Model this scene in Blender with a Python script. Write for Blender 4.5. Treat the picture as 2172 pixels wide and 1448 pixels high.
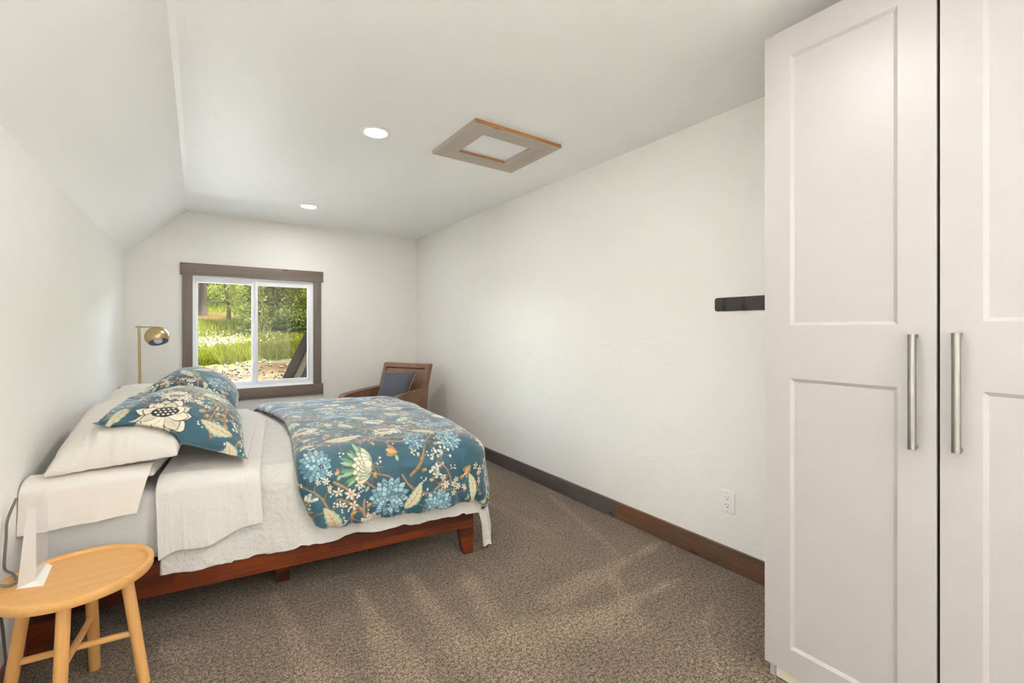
import bpy, bmesh, math, random
import numpy as np
from mathutils import Vector, Matrix

for o in list(bpy.data.objects):
    bpy.data.objects.remove(o, do_unlink=True)
sc = bpy.context.scene
C = sc.collection
PI = math.pi

# ---------------------------------------------------------------- camera
F_PX, YAW, CAM_H = 947.11, 0.6128, 1.2765
cam_d = bpy.data.cameras.new('camera')
cam = bpy.data.objects.new('camera', cam_d)
C.objects.link(cam)
cam_d.sensor_width = 36.0
cam_d.lens = 36.0 * F_PX / 2172.0
cam_d.shift_y = -(724.0 - 697.5) / 2172.0
cam_d.clip_start = 0.02
cam_d.clip_end = 200
cam.location = (0, 0, CAM_H)
cam.rotation_euler = (PI / 2, 0, -YAW)
sc.camera = cam

# ---------------------------------------------------------------- sky, sun, exposure
w = bpy.data.worlds.new('world')
sc.world = w
w.use_nodes = True
nt = w.node_tree
sky = nt.nodes.new('ShaderNodeTexSky')
sky.sky_type = 'NISHITA'
sky.sun_disc = False
sky.sun_elevation = math.radians(50)
sky.sun_rotation = math.radians(200)
bw = nt.nodes.new('ShaderNodeRGBToBW')
mxw = nt.nodes.new('ShaderNodeMix')
mxw.data_type = 'RGBA'
mxw.inputs[0].default_value = 0.55
nt.links.new(sky.outputs[0], bw.inputs[0])
nt.links.new(sky.outputs[0], mxw.inputs[6])
nt.links.new(bw.outputs[0], mxw.inputs[7])
nt.links.new(mxw.outputs[2], nt.nodes['Background'].inputs[0])
SKY = 3.4
nt.nodes['Background'].inputs[1].default_value = SKY

sun_d = bpy.data.lights.new('sun', 'SUN')
sun = bpy.data.objects.new('sun', sun_d)
C.objects.link(sun)
sun_d.energy = 108.0
sun_d.angle = math.radians(0.6)
sun_d.color = (1.0, 0.965, 0.91)
sun.rotation_euler = Vector((-0.42, 0.10, -0.90)).to_track_quat('-Z', 'Y').to_euler()

LAMP_W = 112.0         # radiance of a downlight lens
vs = sc.view_settings
vs.view_transform = 'Standard'
vs.look = 'None'
vs.gamma = 1.0
vs.use_curve_mapping = False
vs.exposure = 1.10
sc.cycles.use_denoising = True
sc.cycles.max_bounces = 14
sc.cycles.diffuse_bounces = 8
sc.cycles.transparent_max_bounces = 16
sc.cycles.sample_clamp_indirect = 8.0

# room dimensions
XR, XS, XL, YF, YB = 2.3173, -0.0876, -0.553, 5.4658, -2.3
ZC, ZL = 2.44, 1.9717


# ================================================================ helpers
def lin(c):
    c = np.asarray(c, float)
    return np.where(c <= 0.04045, c / 12.92, ((c + 0.055) / 1.055) ** 2.4)


def rgb(r, g, b):
    v = lin(np.array([r, g, b]) / 255.0)
    return (float(v[0]), float(v[1]), float(v[2]), 1.0)


class NT:
    """small node builder"""
    def __init__(self, name):
        self.m = bpy.data.materials.new(name)
        self.m.use_nodes = True
        self.t = self.m.node_tree
        self.t.nodes.clear()
        self.out = self.n('ShaderNodeOutputMaterial')

    def n(self, typ, **kw):
        nd = self.t.nodes.new(typ)
        for k, v in kw.items():
            setattr(nd, k, v)
        return nd

    def l(self, a, b):
        self.t.links.new(a, b)

    def coord(self, scale=(1, 1, 1), rot=(0, 0, 0), which='Object'):
        tc = self.n('ShaderNodeTexCoord')
        mp = self.n('ShaderNodeMapping')
        mp.inputs['Scale'].default_value = scale
        mp.inputs['Rotation'].default_value = rot
        self.l(tc.outputs[which], mp.inputs[0])
        return mp.outputs[0]

    def noise(self, vec, scale, detail=3, rough=0.55, dist=0.0):
        nz = self.n('ShaderNodeTexNoise')
        nz.inputs['Scale'].default_value = scale
        nz.inputs['Detail'].default_value = detail
        nz.inputs['Roughness'].default_value = rough
        nz.inputs['Distortion'].default_value = dist
        self.l(vec, nz.inputs['Vector'])
        return nz.outputs['Fac']

    def ramp(self, fac, stops):
        r = self.n('ShaderNodeValToRGB')
        e = r.color_ramp.elements
        while len(e) < len(stops):
            e.new(0.5)
        for i, (p, c) in enumerate(stops):
            e[i].position = p
            e[i].color = c
        self.l(fac, r.inputs[0])
        return r.outputs[0]

    def mix(self, fac, a, b, mode='MIX'):
        mx = self.n('ShaderNodeMix', data_type='RGBA', blend_type=mode)
        for s, v in ((mx.inputs[0], fac), (mx.inputs[6], a), (mx.inputs[7], b)):
            if hasattr(v, 'is_linked'):
                self.l(v, s)
            else:
                s.default_value = v
        return mx.outputs[2]

    def math(self, op, a, b=0.0):
        m = self.n('ShaderNodeMath', operation=op)
        for s, v in ((m.inputs[0], a), (m.inputs[1], b)):
            if hasattr(v, 'is_linked'):
                self.l(v, s)
            else:
                s.default_value = v
        return m.outputs[0]

    def bump(self, h, strength=0.3, dist=0.01, prev=None):
        b = self.n('ShaderNodeBump')
        b.inputs['Strength'].default_value = strength
        b.inputs['Distance'].default_value = dist
        self.l(h, b.inputs['Height'])
        if prev is not None:
            self.l(prev, b.inputs['Normal'])
        return b.outputs[0]

    def bsdf(self, col, rough=0.5, metal=0.0, spec=0.5, normal=None, sheen=0.0, sheen_tint=None, coat=0.0):
        p = self.n('ShaderNodeBsdfPrincipled')
        for s, v in (('Base Color', col), ('Roughness', rough), ('Metallic', metal), ('Specular IOR Level', spec)):
            if hasattr(v, 'is_linked'):
                self.l(v, p.inputs[s])
            else:
                p.inputs[s].default_value = v
        if normal is not None:
            self.l(normal, p.inputs['Normal'])
        if sheen:
            p.inputs['Sheen Weight'].default_value = sheen
            p.inputs['Sheen Roughness'].default_value = 0.4
            if sheen_tint:
                p.inputs['Sheen Tint'].default_value = sheen_tint
        if coat:
            p.inputs['Coat Weight'].default_value = coat
        self.l(p.outputs[0], self.out.inputs[0])
        return p


def plain(name, col, rough=0.5, metal=0.0, spec=0.5, var=0.06, scale=30.0, bump=0.0, bscale=300.0, **kw):
    """plain surface with a little procedural variation"""
    t = NT(name)
    v = t.coord()
    n = t.noise(v, scale, 3)
    d = tuple(c * (1 - var) for c in col[:3]) + (1,)
    u = tuple(min(1, c * (1 + var)) for c in col[:3]) + (1,)
    c = t.ramp(n, [(0.3, d), (0.7, u)])
    nm = None
    if bump:
        nm = t.bump(t.noise(v, bscale, 2), bump, 0.002)
    t.bsdf(c, rough, metal, spec, nm, **kw)
    return t.m


def wood(name, stops, along=0, scale=1.0, rough=0.45, knots=True, spec=0.4, fine=1.0):
    """grain stretched along one object axis"""
    t = NT(name)
    sc_ = [14 * scale] * 3
    sc_[along] = 0.9 * scale
    v = t.coord(scale=tuple(sc_))
    n1 = t.noise(v, 1.0, 5, 0.6, 0.6)
    sf = [140 * scale] * 3
    sf[along] = 5 * scale
    n2 = t.noise(t.coord(scale=tuple(sf)), 1.0, 3, 0.6)
    f = t.math('ADD', t.math('MULTIPLY', n1, 0.75), t.math('MULTIPLY', n2, 0.25 * fine))
    col = t.ramp(f, stops)
    if knots:
        sk = [9.0] * 3
        sk[along] = 3.0
        vo = t.n('ShaderNodeTexVoronoi')
        vo.inputs['Scale'].default_value = 1.0
        t.l(t.coord(scale=tuple(sk)), vo.inputs['Vector'])
        k = t.ramp(vo.outputs['Distance'], [(0.02, (1, 1, 1, 1)), (0.13, (0, 0, 0, 1))])
        dk = tuple(c * 0.45 for c in stops[0][1][:3]) + (1,)
        col = t.mix(k, col, dk)
    nm = t.bump(n2, 0.25, 0.001)
    t.bsdf(col, rough, 0, spec, nm)
    return t.m


def mesh_obj(name, verts, faces, mat, parent=None, smooth=False, loc=(0, 0, 0), rotz=0.0):
    me = bpy.data.meshes.new(name)
    me.from_pydata([tuple(map(float, v)) for v in verts], [], [tuple(int(i) for i in f) for f in faces])
    me.update()
    if smooth:
        me.polygons.foreach_set('use_smooth', np.ones(len(me.polygons), bool))
    if mat:
        me.materials.append(mat)
    o = bpy.data.objects.new(name, me)
    C.objects.link(o)
    o.location = loc
    o.rotation_euler = (0, 0, rotz)
    if parent:
        o.parent = parent
    return o


def bm_obj(name, bm, mat, parent=None, smooth=False, loc=(0, 0, 0), rot=(0, 0, 0)):
    bmesh.ops.recalc_face_normals(bm, faces=bm.faces[:])
    me = bpy.data.meshes.new(name)
    bm.to_mesh(me)
    bm.free()
    if smooth:
        me.polygons.foreach_set('use_smooth', np.ones(len(me.polygons), bool))
        try:
            me.set_sharp_from_angle(angle=math.radians(40))
        except Exception:
            pass
    if mat:
        me.materials.append(mat)
    o = bpy.data.objects.new(name, me)
    C.objects.link(o)
    o.location = loc
    o.rotation_euler = rot
    if parent:
        o.parent = parent
    return o


def add_box(bm, x0, x1, y0, y1, z0, z1, bev=0.0, seg=2):
    ret = bmesh.ops.create_cube(bm, size=1.0)
    vs_ = ret['verts']
    for v in vs_:
        v.co = Vector(((x0 + x1) / 2 + v.co.x * (x1 - x0), (y0 + y1) / 2 + v.co.y * (y1 - y0), (z0 + z1) / 2 + v.co.z * (z1 - z0)))
    if bev > 0:
        es = list({e for v in vs_ for e in v.link_edges})
        bmesh.ops.bevel(bm, geom=es, offset=bev, segments=seg, profile=0.7, affect='EDGES')
    return vs_


def box(name, x0, x1, y0, y1, z0, z1, mat, parent=None, bev=0.0, seg=2, smooth=None, **kw):
    bm = bmesh.new()
    add_box(bm, x0, x1, y0, y1, z0, z1, bev, seg)
    return bm_obj(name, bm, mat, parent, smooth=(bev > 0 if smooth is None else smooth), **kw)


def prism_bm(poly, z0, z1, bm=None, axes='xyz'):
    """extrude a 2D polygon between z0 and z1 along the third axis of 'axes'"""
    bm = bm or bmesh.new()
    idx = ['xyz'.index(a) for a in axes]
    def P(a, b, c):
        q = [0, 0, 0]
        q[idx[0]], q[idx[1]], q[idx[2]] = a, b, c
        return q
    lo = [bm.verts.new(P(a, b, z0)) for a, b in poly]
    hi = [bm.verts.new(P(a, b, z1)) for a, b in poly]
    n = len(poly)
    bm.faces.new(lo[::-1])
    bm.faces.new(hi)
    for i in range(n):
        bm.faces.new((lo[i], lo[(i + 1) % n], hi[(i + 1) % n], hi[i]))
    return bm


def tube_geo(pts, rad, seg=12, closed=False):
    pts = [Vector(p) for p in pts]
    n = len(pts)
    if not hasattr(rad, '__len__'):
        rad = [rad] * n
    V, Fc = [], []
    up = Vector((0, 0, 1))
    prev = None
    for i, p in enumerate(pts):
        d = (pts[min(i + 1, n - 1)] - pts[max(i - 1, 0)]).normalized()
        if prev is None:
            a = d.cross(up)
            if a.length < 1e-3:
                a = d.cross(Vector((1, 0, 0)))
        else:
            a = prev - d * prev.dot(d)
        a.normalize()
        prev = a.copy()
        b = d.cross(a)
        for k in range(seg):
            t = 2 * PI * k / seg
            V.append(p + (a * math.cos(t) + b * math.sin(t)) * rad[i])
    for i in range(n - 1):
        for k in range(seg):
            k2 = (k + 1) % seg
            Fc.append((i * seg + k, i * seg + k2, (i + 1) * seg + k2, (i + 1) * seg + k))
    Fc.append(tuple(range(seg))[::-1])
    Fc.append(tuple((n - 1) * seg + k for k in range(seg)))
    return V, Fc


def tube(name, pts, rad, mat, parent=None, seg=12):
    V, Fc = tube_geo(pts, rad, seg)
    bm = bmesh.new()
    vv = [bm.verts.new(v) for v in V]
    for f in Fc:
        bm.faces.new([vv[i] for i in f])
    return bm_obj(name, bm, mat, parent, smooth=True)


def lathe(name, prof, mat, parent=None, seg=48, loc=(0, 0, 0), rot=(0, 0, 0), smooth=True):
    """prof: list of (r, z); closed at axis when r = 0"""
    V, Fc = [], []
    rings = []
    for r, z in prof:
        if r < 1e-6:
            rings.append([len(V)])
            V.append((0, 0, z))
        else:
            rings.append(list(range(len(V), len(V) + seg)))
            for k in range(seg):
                t = 2 * PI * k / seg
                V.append((r * math.cos(t), r * math.sin(t), z))
    for a, b in zip(rings[:-1], rings[1:]):
        if len(a) == 1 and len(b) == 1:
            continue
        for k in range(seg):
            k2 = (k + 1) % seg
            if len(a) == 1:
                Fc.append((a[0], b[k2], b[k]))
            elif len(b) == 1:
                Fc.append((a[k], a[k2], b[0]))
            else:
                Fc.append((a[k], a[k2], b[k2], b[k]))
    bm = bmesh.new()
    vv = [bm.verts.new(v) for v in V]
    for f in Fc:
        bm.faces.new([vv[i] for i in f])
    return bm_obj(name, bm, mat, parent, smooth=smooth, loc=loc, rot=rot)


def tag(o, label=None, cat=None, group=None, kind=None):
    if label:
        o['label'] = label
    if cat:
        o['category'] = cat
    if group:
        o['group'] = group
    if kind:
        o['kind'] = kind
    return o


def thing(name, label, cat, loc=(0, 0, 0), rotz=0.0, group=None):
    o = bpy.data.objects.new(name, None)
    o.empty_display_size = 0.05
    C.objects.link(o)
    o.location = loc
    o.rotation_euler = (0, 0, rotz)
    return tag(o, label, cat, group)


def struct(o):
    o['kind'] = 'structure'
    return o


def dup(o, parent=None):
    c = o.copy()
    C.objects.link(c)
    if parent:
        c.parent = parent
    for ch in list(o.children):
        dup(ch, c)
    return c


# ---- numpy value noise --------------------------------------------------
_rng = np.random.RandomState(7)
_LAT = _rng.rand(256, 256)


def vnoise(x, y):
    xi, yi = np.floor(x).astype(int), np.floor(y).astype(int)
    fx, fy = x - xi, y - yi
    fx, fy = fx * fx * (3 - 2 * fx), fy * fy * (3 - 2 * fy)
    a = _LAT[xi % 256, yi % 256]
    b = _LAT[(xi + 1) % 256, yi % 256]
    c = _LAT[xi % 256, (yi + 1) % 256]
    d = _LAT[(xi + 1) % 256, (yi + 1) % 256]
    return (a * (1 - fx) + b * fx) * (1 - fy) + (c * (1 - fx) + d * fx) * fy


def fbm(x, y, oct=4, gain=0.5):
    s, a, f, tot = 0, 1.0, 1.0, 0
    for i in range(oct):
        s = s + a * (vnoise(x * f + 17.3 * i, y * f + 9.1 * i) - 0.5)
        tot += a
        a *= gain
        f *= 2.03
    return s / tot * 2


def ridged(x, y, oct=3):
    s, a, f, tot = 0, 1.0, 1.0, 0
    for i in range(oct):
        s = s + a * (1 - np.abs(2 * vnoise(x * f + 31.7 * i, y * f + 5.3 * i) - 1)) ** 2.5
        tot += a
        a *= 0.5
        f *= 2.1
    return s / tot


def grid_mesh(name, P, mat, colors=None, back=None, parent=None, loc=(0, 0, 0), rotz=0.0, weld=True, coarse=0):
    """P: (n, m, 3) surface, back: optional (n, m, 3) inner surface joined along the border"""
    n, m = P.shape[:2]
    idx = np.arange(n * m).reshape(n, m)
    q = np.stack([idx[:-1, :-1], idx[1:, :-1], idx[1:, 1:], idx[:-1, 1:]], -1).reshape(-1, 4)
    V = P.reshape(-1, 3)
    Fq = q
    if back is not None and coarse:
        ii = np.unique(np.r_[np.arange(0, n, coarse), n - 1])
        jj = np.unique(np.r_[np.arange(0, m, coarse), m - 1])
        Bk = back[np.ix_(ii, jj)]
        nb, mb = Bk.shape[:2]
        idb = np.arange(nb * mb).reshape(nb, mb) + n * m
        qb = np.stack([idb[:-1, :-1], idb[:-1, 1:], idb[1:, 1:], idb[1:, :-1]], -1).reshape(-1, 4)
        V = np.concatenate([V, Bk.reshape(-1, 3)])
        Fq = np.concatenate([q, qb])
        if colors is not None:
            colors = np.concatenate([colors.reshape(-1, 3), colors[np.ix_(ii, jj)].reshape(-1, 3)])
    elif back is not None:
        idb = np.arange(n * m).reshape(n, m) + n * m
        if weld:
            idb[0, :], idb[-1, :], idb[:, 0], idb[:, -1] = idx[0, :], idx[-1, :], idx[:, 0], idx[:, -1]
        qb = np.stack([idb[:-1, :-1], idb[:-1, 1:], idb[1:, 1:], idb[1:, :-1]], -1).reshape(-1, 4)
        V = np.concatenate([V, back.reshape(-1, 3)])
        Fq = np.concatenate([q, qb])
        used = np.zeros(len(V), bool)
        used[Fq.ravel()] = True
        remap = np.cumsum(used) - 1
        V = V[used]
        Fq = remap[Fq]
        if colors is not None:
            colors = np.concatenate([colors.reshape(-1, 3), colors.reshape(-1, 3)])[used]
    me = bpy.data.meshes.new(name)
    me.vertices.add(len(V))
    me.vertices.foreach_set('co', V.astype(np.float32).ravel())
    me.loops.add(len(Fq) * 4)
    me.loops.foreach_set('vertex_index', Fq.astype(np.int32).ravel())
    me.polygons.add(len(Fq))
    me.polygons.foreach_set('loop_start', np.arange(0, len(Fq) * 4, 4, dtype=np.int32))
    me.polygons.foreach_set('use_smooth', np.ones(len(Fq), bool))
    me.update(calc_edges=True)
    me.validate()
    if colors is not None:
        ca = me.color_attributes.new('pattern', 'FLOAT_COLOR', 'POINT')
        c4 = np.ones((len(V), 4), np.float32)
        c4[:, :3] = colors.reshape(-1, 3)[:len(V)]
        ca.data.foreach_set('color', c4.ravel())
    me.materials.append(mat)
    o = bpy.data.objects.new(name, me)
    C.objects.link(o)
    o.location = loc
    o.rotation_euler = (0, 0, rotz)
    if parent:
        o.parent = parent
    return o


def normals_of(P):
    du = np.gradient(P, axis=0)
    dv = np.gradient(P, axis=1)
    n = np.cross(du, dv)
    return n / (np.linalg.norm(n, axis=-1, keepdims=True) + 1e-9)


# ================================================================ materials
def wall_mat(name, col, bump=0.26):
    t = NT(name)
    v = t.coord()
    big = t.noise(v, 1.1, 4, 0.6)
    c = t.ramp(big, [(0.3, tuple(x * 0.985 for x in col[:3]) + (1,)), (0.7, col)])
    # skip-trowel ridges
    r1 = t.noise(v, 3.2, 6, 0.62, 1.6)
    r2 = t.noise(v, 26.0, 3, 0.5)
    h = t.math('ADD', r1, t.math('MULTIPLY', r2, 0.12))
    nm = t.bump(h, bump, 0.02)
    t.bsdf(c, 0.42, 0, 0.35, nm)
    return t.m


M = {}
M['wall'] = wall_mat('wall_plaster', rgb(241, 239, 234))
M['ceiling'] = wall_mat('ceiling_plaster', rgb(250, 250, 248), 0.2)
M['white_paint'] = plain('white_lacquer', rgb(180, 174, 172), 0.38, 0, 0.45, 0.01, 3)
M['vinyl'] = plain('white_vinyl', rgb(245, 246, 248), 0.35, 0, 0.5, 0.01, 5)
M['plastic_white'] = plain('white_plastic', rgb(240, 239, 236), 0.3, 0, 0.5, 0.01, 20)
M['slot'] = plain('dark_slot', rgb(60, 58, 56), 0.6)
M['kick'] = plain('cream_board', rgb(226, 220, 200), 0.5, var=0.02)
M['gap'] = plain('door_gap_shade', rgb(38, 38, 40), 0.6)  # shade inside the wardrobe, put into the colour
M['edge_grey'] = plain('grey_edge', rgb(150, 150, 150), 0.4)
M['steel'] = NT('brushed_steel')
_t = M['steel']
_n = _t.noise(_t.coord(scale=(400, 400, 6)), 1.0, 2)
_t.bsdf(_t.ramp(_n, [(0.3, rgb(142, 139, 133)), (0.7, rgb(172, 168, 162))]), 0.4, 1.0, 0.5)
M['steel'] = _t.m
M['brass'] = plain('brushed_brass', rgb(196, 174, 128), 0.28, 1.0, 0.5, 0.05, 60)
M['brass_pole'] = plain('satin_brass_pole', rgb(188, 168, 120), 0.38, 1.0, 0.5, 0.04, 60)
M['shade_in'] = plain('grey_shade_lining', rgb(186, 190, 204), 0.4)
M['bulb'] = plain('frosted_bulb', rgb(225, 232, 244), 0.25, 0, 0.5, 0.01)
M['black'] = plain('black_metal', rgb(60, 57, 54), 0.5, 0, 0.4, 0.08, 80, 0.1)
M['cord'] = plain('grey_cord', rgb(104, 106, 102), 0.5, var=0.05)
M['dark_case'] = plain('dark_blue_gloss', rgb(58, 60, 92), 0.2, 0, 0.6)
M['night'] = plain('pale_grey_lacquer', rgb(225, 224, 222), 0.35)

M['casing'] = wood('casing_stained_pine', [(0.25, rgb(98, 86, 79)), (0.5, rgb(124, 110, 101)), (0.75, rgb(146, 128, 114))], along=0)
M['casing_v'] = wood('casing_stained_pine_upright', [(0.25, rgb(98, 87, 81)), (0.5, rgb(122, 110, 102)), (0.75, rgb(142, 127, 116))], along=2)
M['base_y'] = wood('baseboard_stained_pine', [(0.30, rgb(62, 47, 37)), (0.48, rgb(94, 70, 54)), (0.68, rgb(138, 88, 58))], along=1, rough=0.36, spec=0.5)
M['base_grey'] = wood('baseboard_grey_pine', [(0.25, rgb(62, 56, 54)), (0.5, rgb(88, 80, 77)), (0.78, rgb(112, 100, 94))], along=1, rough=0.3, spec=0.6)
M['base_x'] = wood('baseboard_stained_pine_far', [(0.25, rgb(66, 52, 44)), (0.5, rgb(92, 74, 62)), (0.78, rgb(118, 86, 64))], along=0, rough=0.36, spec=0.5)
M['hatch_x'] = wood('hatch_pine', [(0.25, rgb(158, 148, 137)), (0.5, rgb(182, 172, 160)), (0.75, rgb(194, 178, 160))], along=0)
M['hatch_y'] = wood('hatch_pine_cross', [(0.25, rgb(158, 148, 137)), (0.5, rgb(182, 172, 160)), (0.75, rgb(194, 178, 160))], along=1)
M['hatch_edge'] = wood('hatch_edge_pine', [(0.25, rgb(128, 88, 52)), (0.5, rgb(160, 114, 70)), (0.75, rgb(182, 134, 86))], along=0, knots=False)
M['oak'] = wood('stool_ash_wood', [(0.2, rgb(186, 132, 72)), (0.5, rgb(211, 160, 97)), (0.8, rgb(224, 178, 116))], along=0, scale=0.9, rough=0.42, knots=False)
M['oak_leg'] = wood('stool_ash_wood_leg', [(0.2, rgb(182, 128, 70)), (0.5, rgb(207, 155, 92)), (0.8, rgb(222, 174, 112))], along=2, scale=1.0, rough=0.45, knots=False)


def acacia():
    t = NT('acacia_staves')
    v = t.coord()
    # rail runs along local x; staves in the x/z plane
    sep = t.n('ShaderNodeSeparateXYZ')
    t.l(v, sep.inputs[0])
    cmb = t.n('ShaderNodeCombineXYZ')
    t.l(sep.outputs[0], cmb.inputs[0])
    t.l(sep.outputs[2], cmb.inputs[1])
    br = t.n('ShaderNodeTexBrick')
    br.inputs['Scale'].default_value = 1.0
    br.inputs['Brick Width'].default_value = 0.31
    br.inputs['Row Height'].default_value = 0.048
    br.inputs['Mortar Size'].default_value = 0.0
    br.inputs['Bias'].default_value = 0.0
    br.inputs['Color1'].default_value = rgb(112, 52, 24)
    br.inputs['Color2'].default_value = rgb(58, 24, 13)
    t.l(cmb.outputs[0], br.inputs['Vector'])
    g = t.noise(t.coord(scale=(3, 70, 70)), 1.0, 4, 0.6, 0.4)
    gc = t.ramp(g, [(0.28, (0.42, 0.40, 0.38, 1)), (0.72, (1.25, 1.22, 1.18, 1))])
    c = t.mix(1.0, br.outputs[0], gc, 'MULTIPLY')
    t.bsdf(c, 0.3, 0, 0.5, t.bump(g, 0.1, 0.001))
    return t.m


M['acacia'] = acacia()


def fabric(name, col, var=0.03, weave=900.0, wr=0.25, rough=0.85, sheen=0.15, wscale=6.0, wstretch=(1, 1, 1)):
    t = NT(name)
    v = t.coord()
    big = t.noise(v, 7, 3)
    c = t.ramp(big, [(0.3, tuple(x * (1 - var) for x in col[:3]) + (1,)), (0.7, col)])
    wv = t.noise(v, weave, 2)
    nm = t.bump(wv, 0.15, 0.0006)
    cr = t.noise(t.coord(scale=wstretch), wscale, 4, 0.6, 0.5)
    nm = t.bump(cr, wr, 0.02, nm)
    t.bsdf(c, rough, 0, 0.25, nm, sheen=sheen)
    return t.m


M['linen'] = fabric('oatmeal_linen', rgb(220, 214, 206), 0.02, wr=0.8)
M['quilt'] = fabric('crinkled_white_linen', rgb(214, 210, 204), 0.03, wr=1.0, wscale=15)
M['fitted'] = fabric('pale_grey_cotton', rgb(212, 210, 208), 0.02, wr=0.7, wscale=6)
M['crisp'] = fabric('crisp_white_cotton', rgb(218, 213, 208), 0.015, wr=0.6, wscale=7)
M['hem'] = fabric('white_cotton_hem', rgb(226, 220, 213), 0.015, wr=0.1, wscale=5)
M['grey_cushion'] = fabric('slate_grey_linen', rgb(94, 94, 102), 0.06, 700, 0.15)
M['cushion_back'] = fabric('oatmeal_cushion_back', rgb(205, 196, 184), 0.03)


def leather():
    t = NT('brown_leather')
    v = t.coord()
    n = t.noise(v, 6, 4)
    c = t.ramp(n, [(0.3, rgb(112, 80, 60)), (0.7, rgb(142, 104, 80))])
    vo = t.n('ShaderNodeTexVoronoi')
    vo.inputs['Scale'].default_value = 260
    t.l(v, vo.inputs['Vector'])
    t.bsdf(c, 0.4, 0, 0.5, t.bump(vo.outputs['Distance'], 0.15, 0.001))
    return t.m


M['leather'] = leather()
M['leather_dark'] = plain('brown_leather_piping', rgb(96, 62, 44), 0.45)
M['chair_leg'] = plain('dark_walnut', rgb(70, 46, 34), 0.4)


def floral_mat():
    t = NT('floral_cotton')
    at = t.n('ShaderNodeAttribute', attribute_name='pattern')
    v = t.coord()
    nm = t.bump(t.noise(v, 900, 2), 0.12, 0.0006)
    nm = t.bump(t.noise(v, 9, 5, 0.65, 1.5), 0.22, 0.02, nm)
    t.bsdf(at.outputs['Color'], 0.55, 0, 0.45, nm, sheen=0.5)
    return t.m


M['floral'] = floral_mat()


def glass_mat(name, tint=(1, 1, 1, 1), refl=1.0, base=0.0):
    t = NT(name)
    tr = t.n('ShaderNodeBsdfTransparent')
    tr.inputs[0].default_value = tint
    gl = t.n('ShaderNodeBsdfGlossy')
    gl.inputs['Roughness'].default_value = 0.01
    fr = t.n('ShaderNodeFresnel')
    fr.inputs[0].default_value = 1.45
    f = t.math('MULTIPLY', fr.outputs[0], refl)
    if base:
        f = t.math('ADD', f, base)
    mx = t.n('ShaderNodeMixShader')
    t.l(f, mx.inputs[0])
    t.l(tr.outputs[0], mx.inputs[1])
    t.l(gl.outputs[0], mx.inputs[2])
    t.l(mx.outputs[0], t.out.inputs[0])
    return t.m


M['glass'] = glass_mat('window_glass', (0.97, 0.985, 0.98, 1), 0.8)
def acrylic():
    t = NT('clear_acrylic')
    a = t.n('ShaderNodeBsdfTransparent')
    b = t.n('ShaderNodeBsdfTranslucent')
    b.inputs[0].default_value = (0.9, 0.89, 0.88, 1)
    c = t.n('ShaderNodeBsdfDiffuse')
    c.inputs[0].default_value = (0.9, 0.89, 0.88, 1)
    m1, m2 = t.n('ShaderNodeMixShader'), t.n('ShaderNodeMixShader')
    m1.inputs[0].default_value = 0.5
    n = t.noise(t.coord(), 8)
    t.l(t.math('ADD', t.math('MULTIPLY', n, 0.04), 0.15), m2.inputs[0])
    t.l(b.outputs[0], m1.inputs[1])
    t.l(c.outputs[0], m1.inputs[2])
    t.l(a.outputs[0], m2.inputs[1])
    t.l(m1.outputs[0], m2.inputs[2])
    t.l(m2.outputs[0], t.out.inputs[0])
    return t.m


M['acrylic'] = acrylic()


def frost():
    t = NT('frosted_acrylic')
    a = t.n('ShaderNodeBsdfDiffuse')
    a.inputs[0].default_value = rgb(236, 232, 228)
    b = t.n('ShaderNodeBsdfTranslucent')
    b.inputs[0].default_value = rgb(236, 232, 228)
    mx = t.n('ShaderNodeMixShader')
    n = t.noise(t.coord(), 20)
    t.l(t.math('ADD', t.math('MULTIPLY', n, 0.1), 0.35), mx.inputs[0])
    t.l(a.outputs[0], mx.inputs[1])
    t.l(b.outputs[0], mx.inputs[2])
    t.l(mx.outputs[0], t.out.inputs[0])
    return t.m


M['frost'] = frost()


def emit(name, col, s):
    t = NT(name)
    e = t.n('ShaderNodeEmission')
    e.inputs[0].default_value = col
    e.inputs[1].default_value = s
    t.l(e.outputs[0], t.out.inputs[0])
    return t.m


M['lens'] = emit('lamp_lens', (1.0, 0.99, 0.972, 1), LAMP_W)


def carpet_mat():
    t = NT('taupe_carpet')
    v = t.coord()
    n1 = t.noise(v, 170, 3, 0.7)
    n2 = t.noise(v, 70, 2, 0.6)
    f = t.math('ADD', t.math('MULTIPLY', n1, 0.7), t.math('MULTIPLY', n2, 0.3))
    c = t.ramp(f, [(0.37, rgb(42, 33, 26)), (0.47, rgb(99, 83, 68)), (0.60, rgb(170, 149, 127))])
    at = t.n('ShaderNodeAttribute', attribute_name='pattern')
    c2 = t.mix(1.0, c, at.outputs['Color'], 'MULTIPLY')
    big = t.noise(v, 5.0, 4, 0.6)
    c3 = t.mix(1.0, c2, t.ramp(big, [(0.3, (0.88, 0.88, 0.88, 1)), (0.7, (1.1, 1.1, 1.1, 1))]), 'MULTIPLY')
    nm = t.bump(n1, 0.9, 0.008)
    t.bsdf(c3, 0.95, 0, 0.1, nm, sheen=0.2)
    return t.m


M['carpet'] = carpet_mat()

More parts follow.
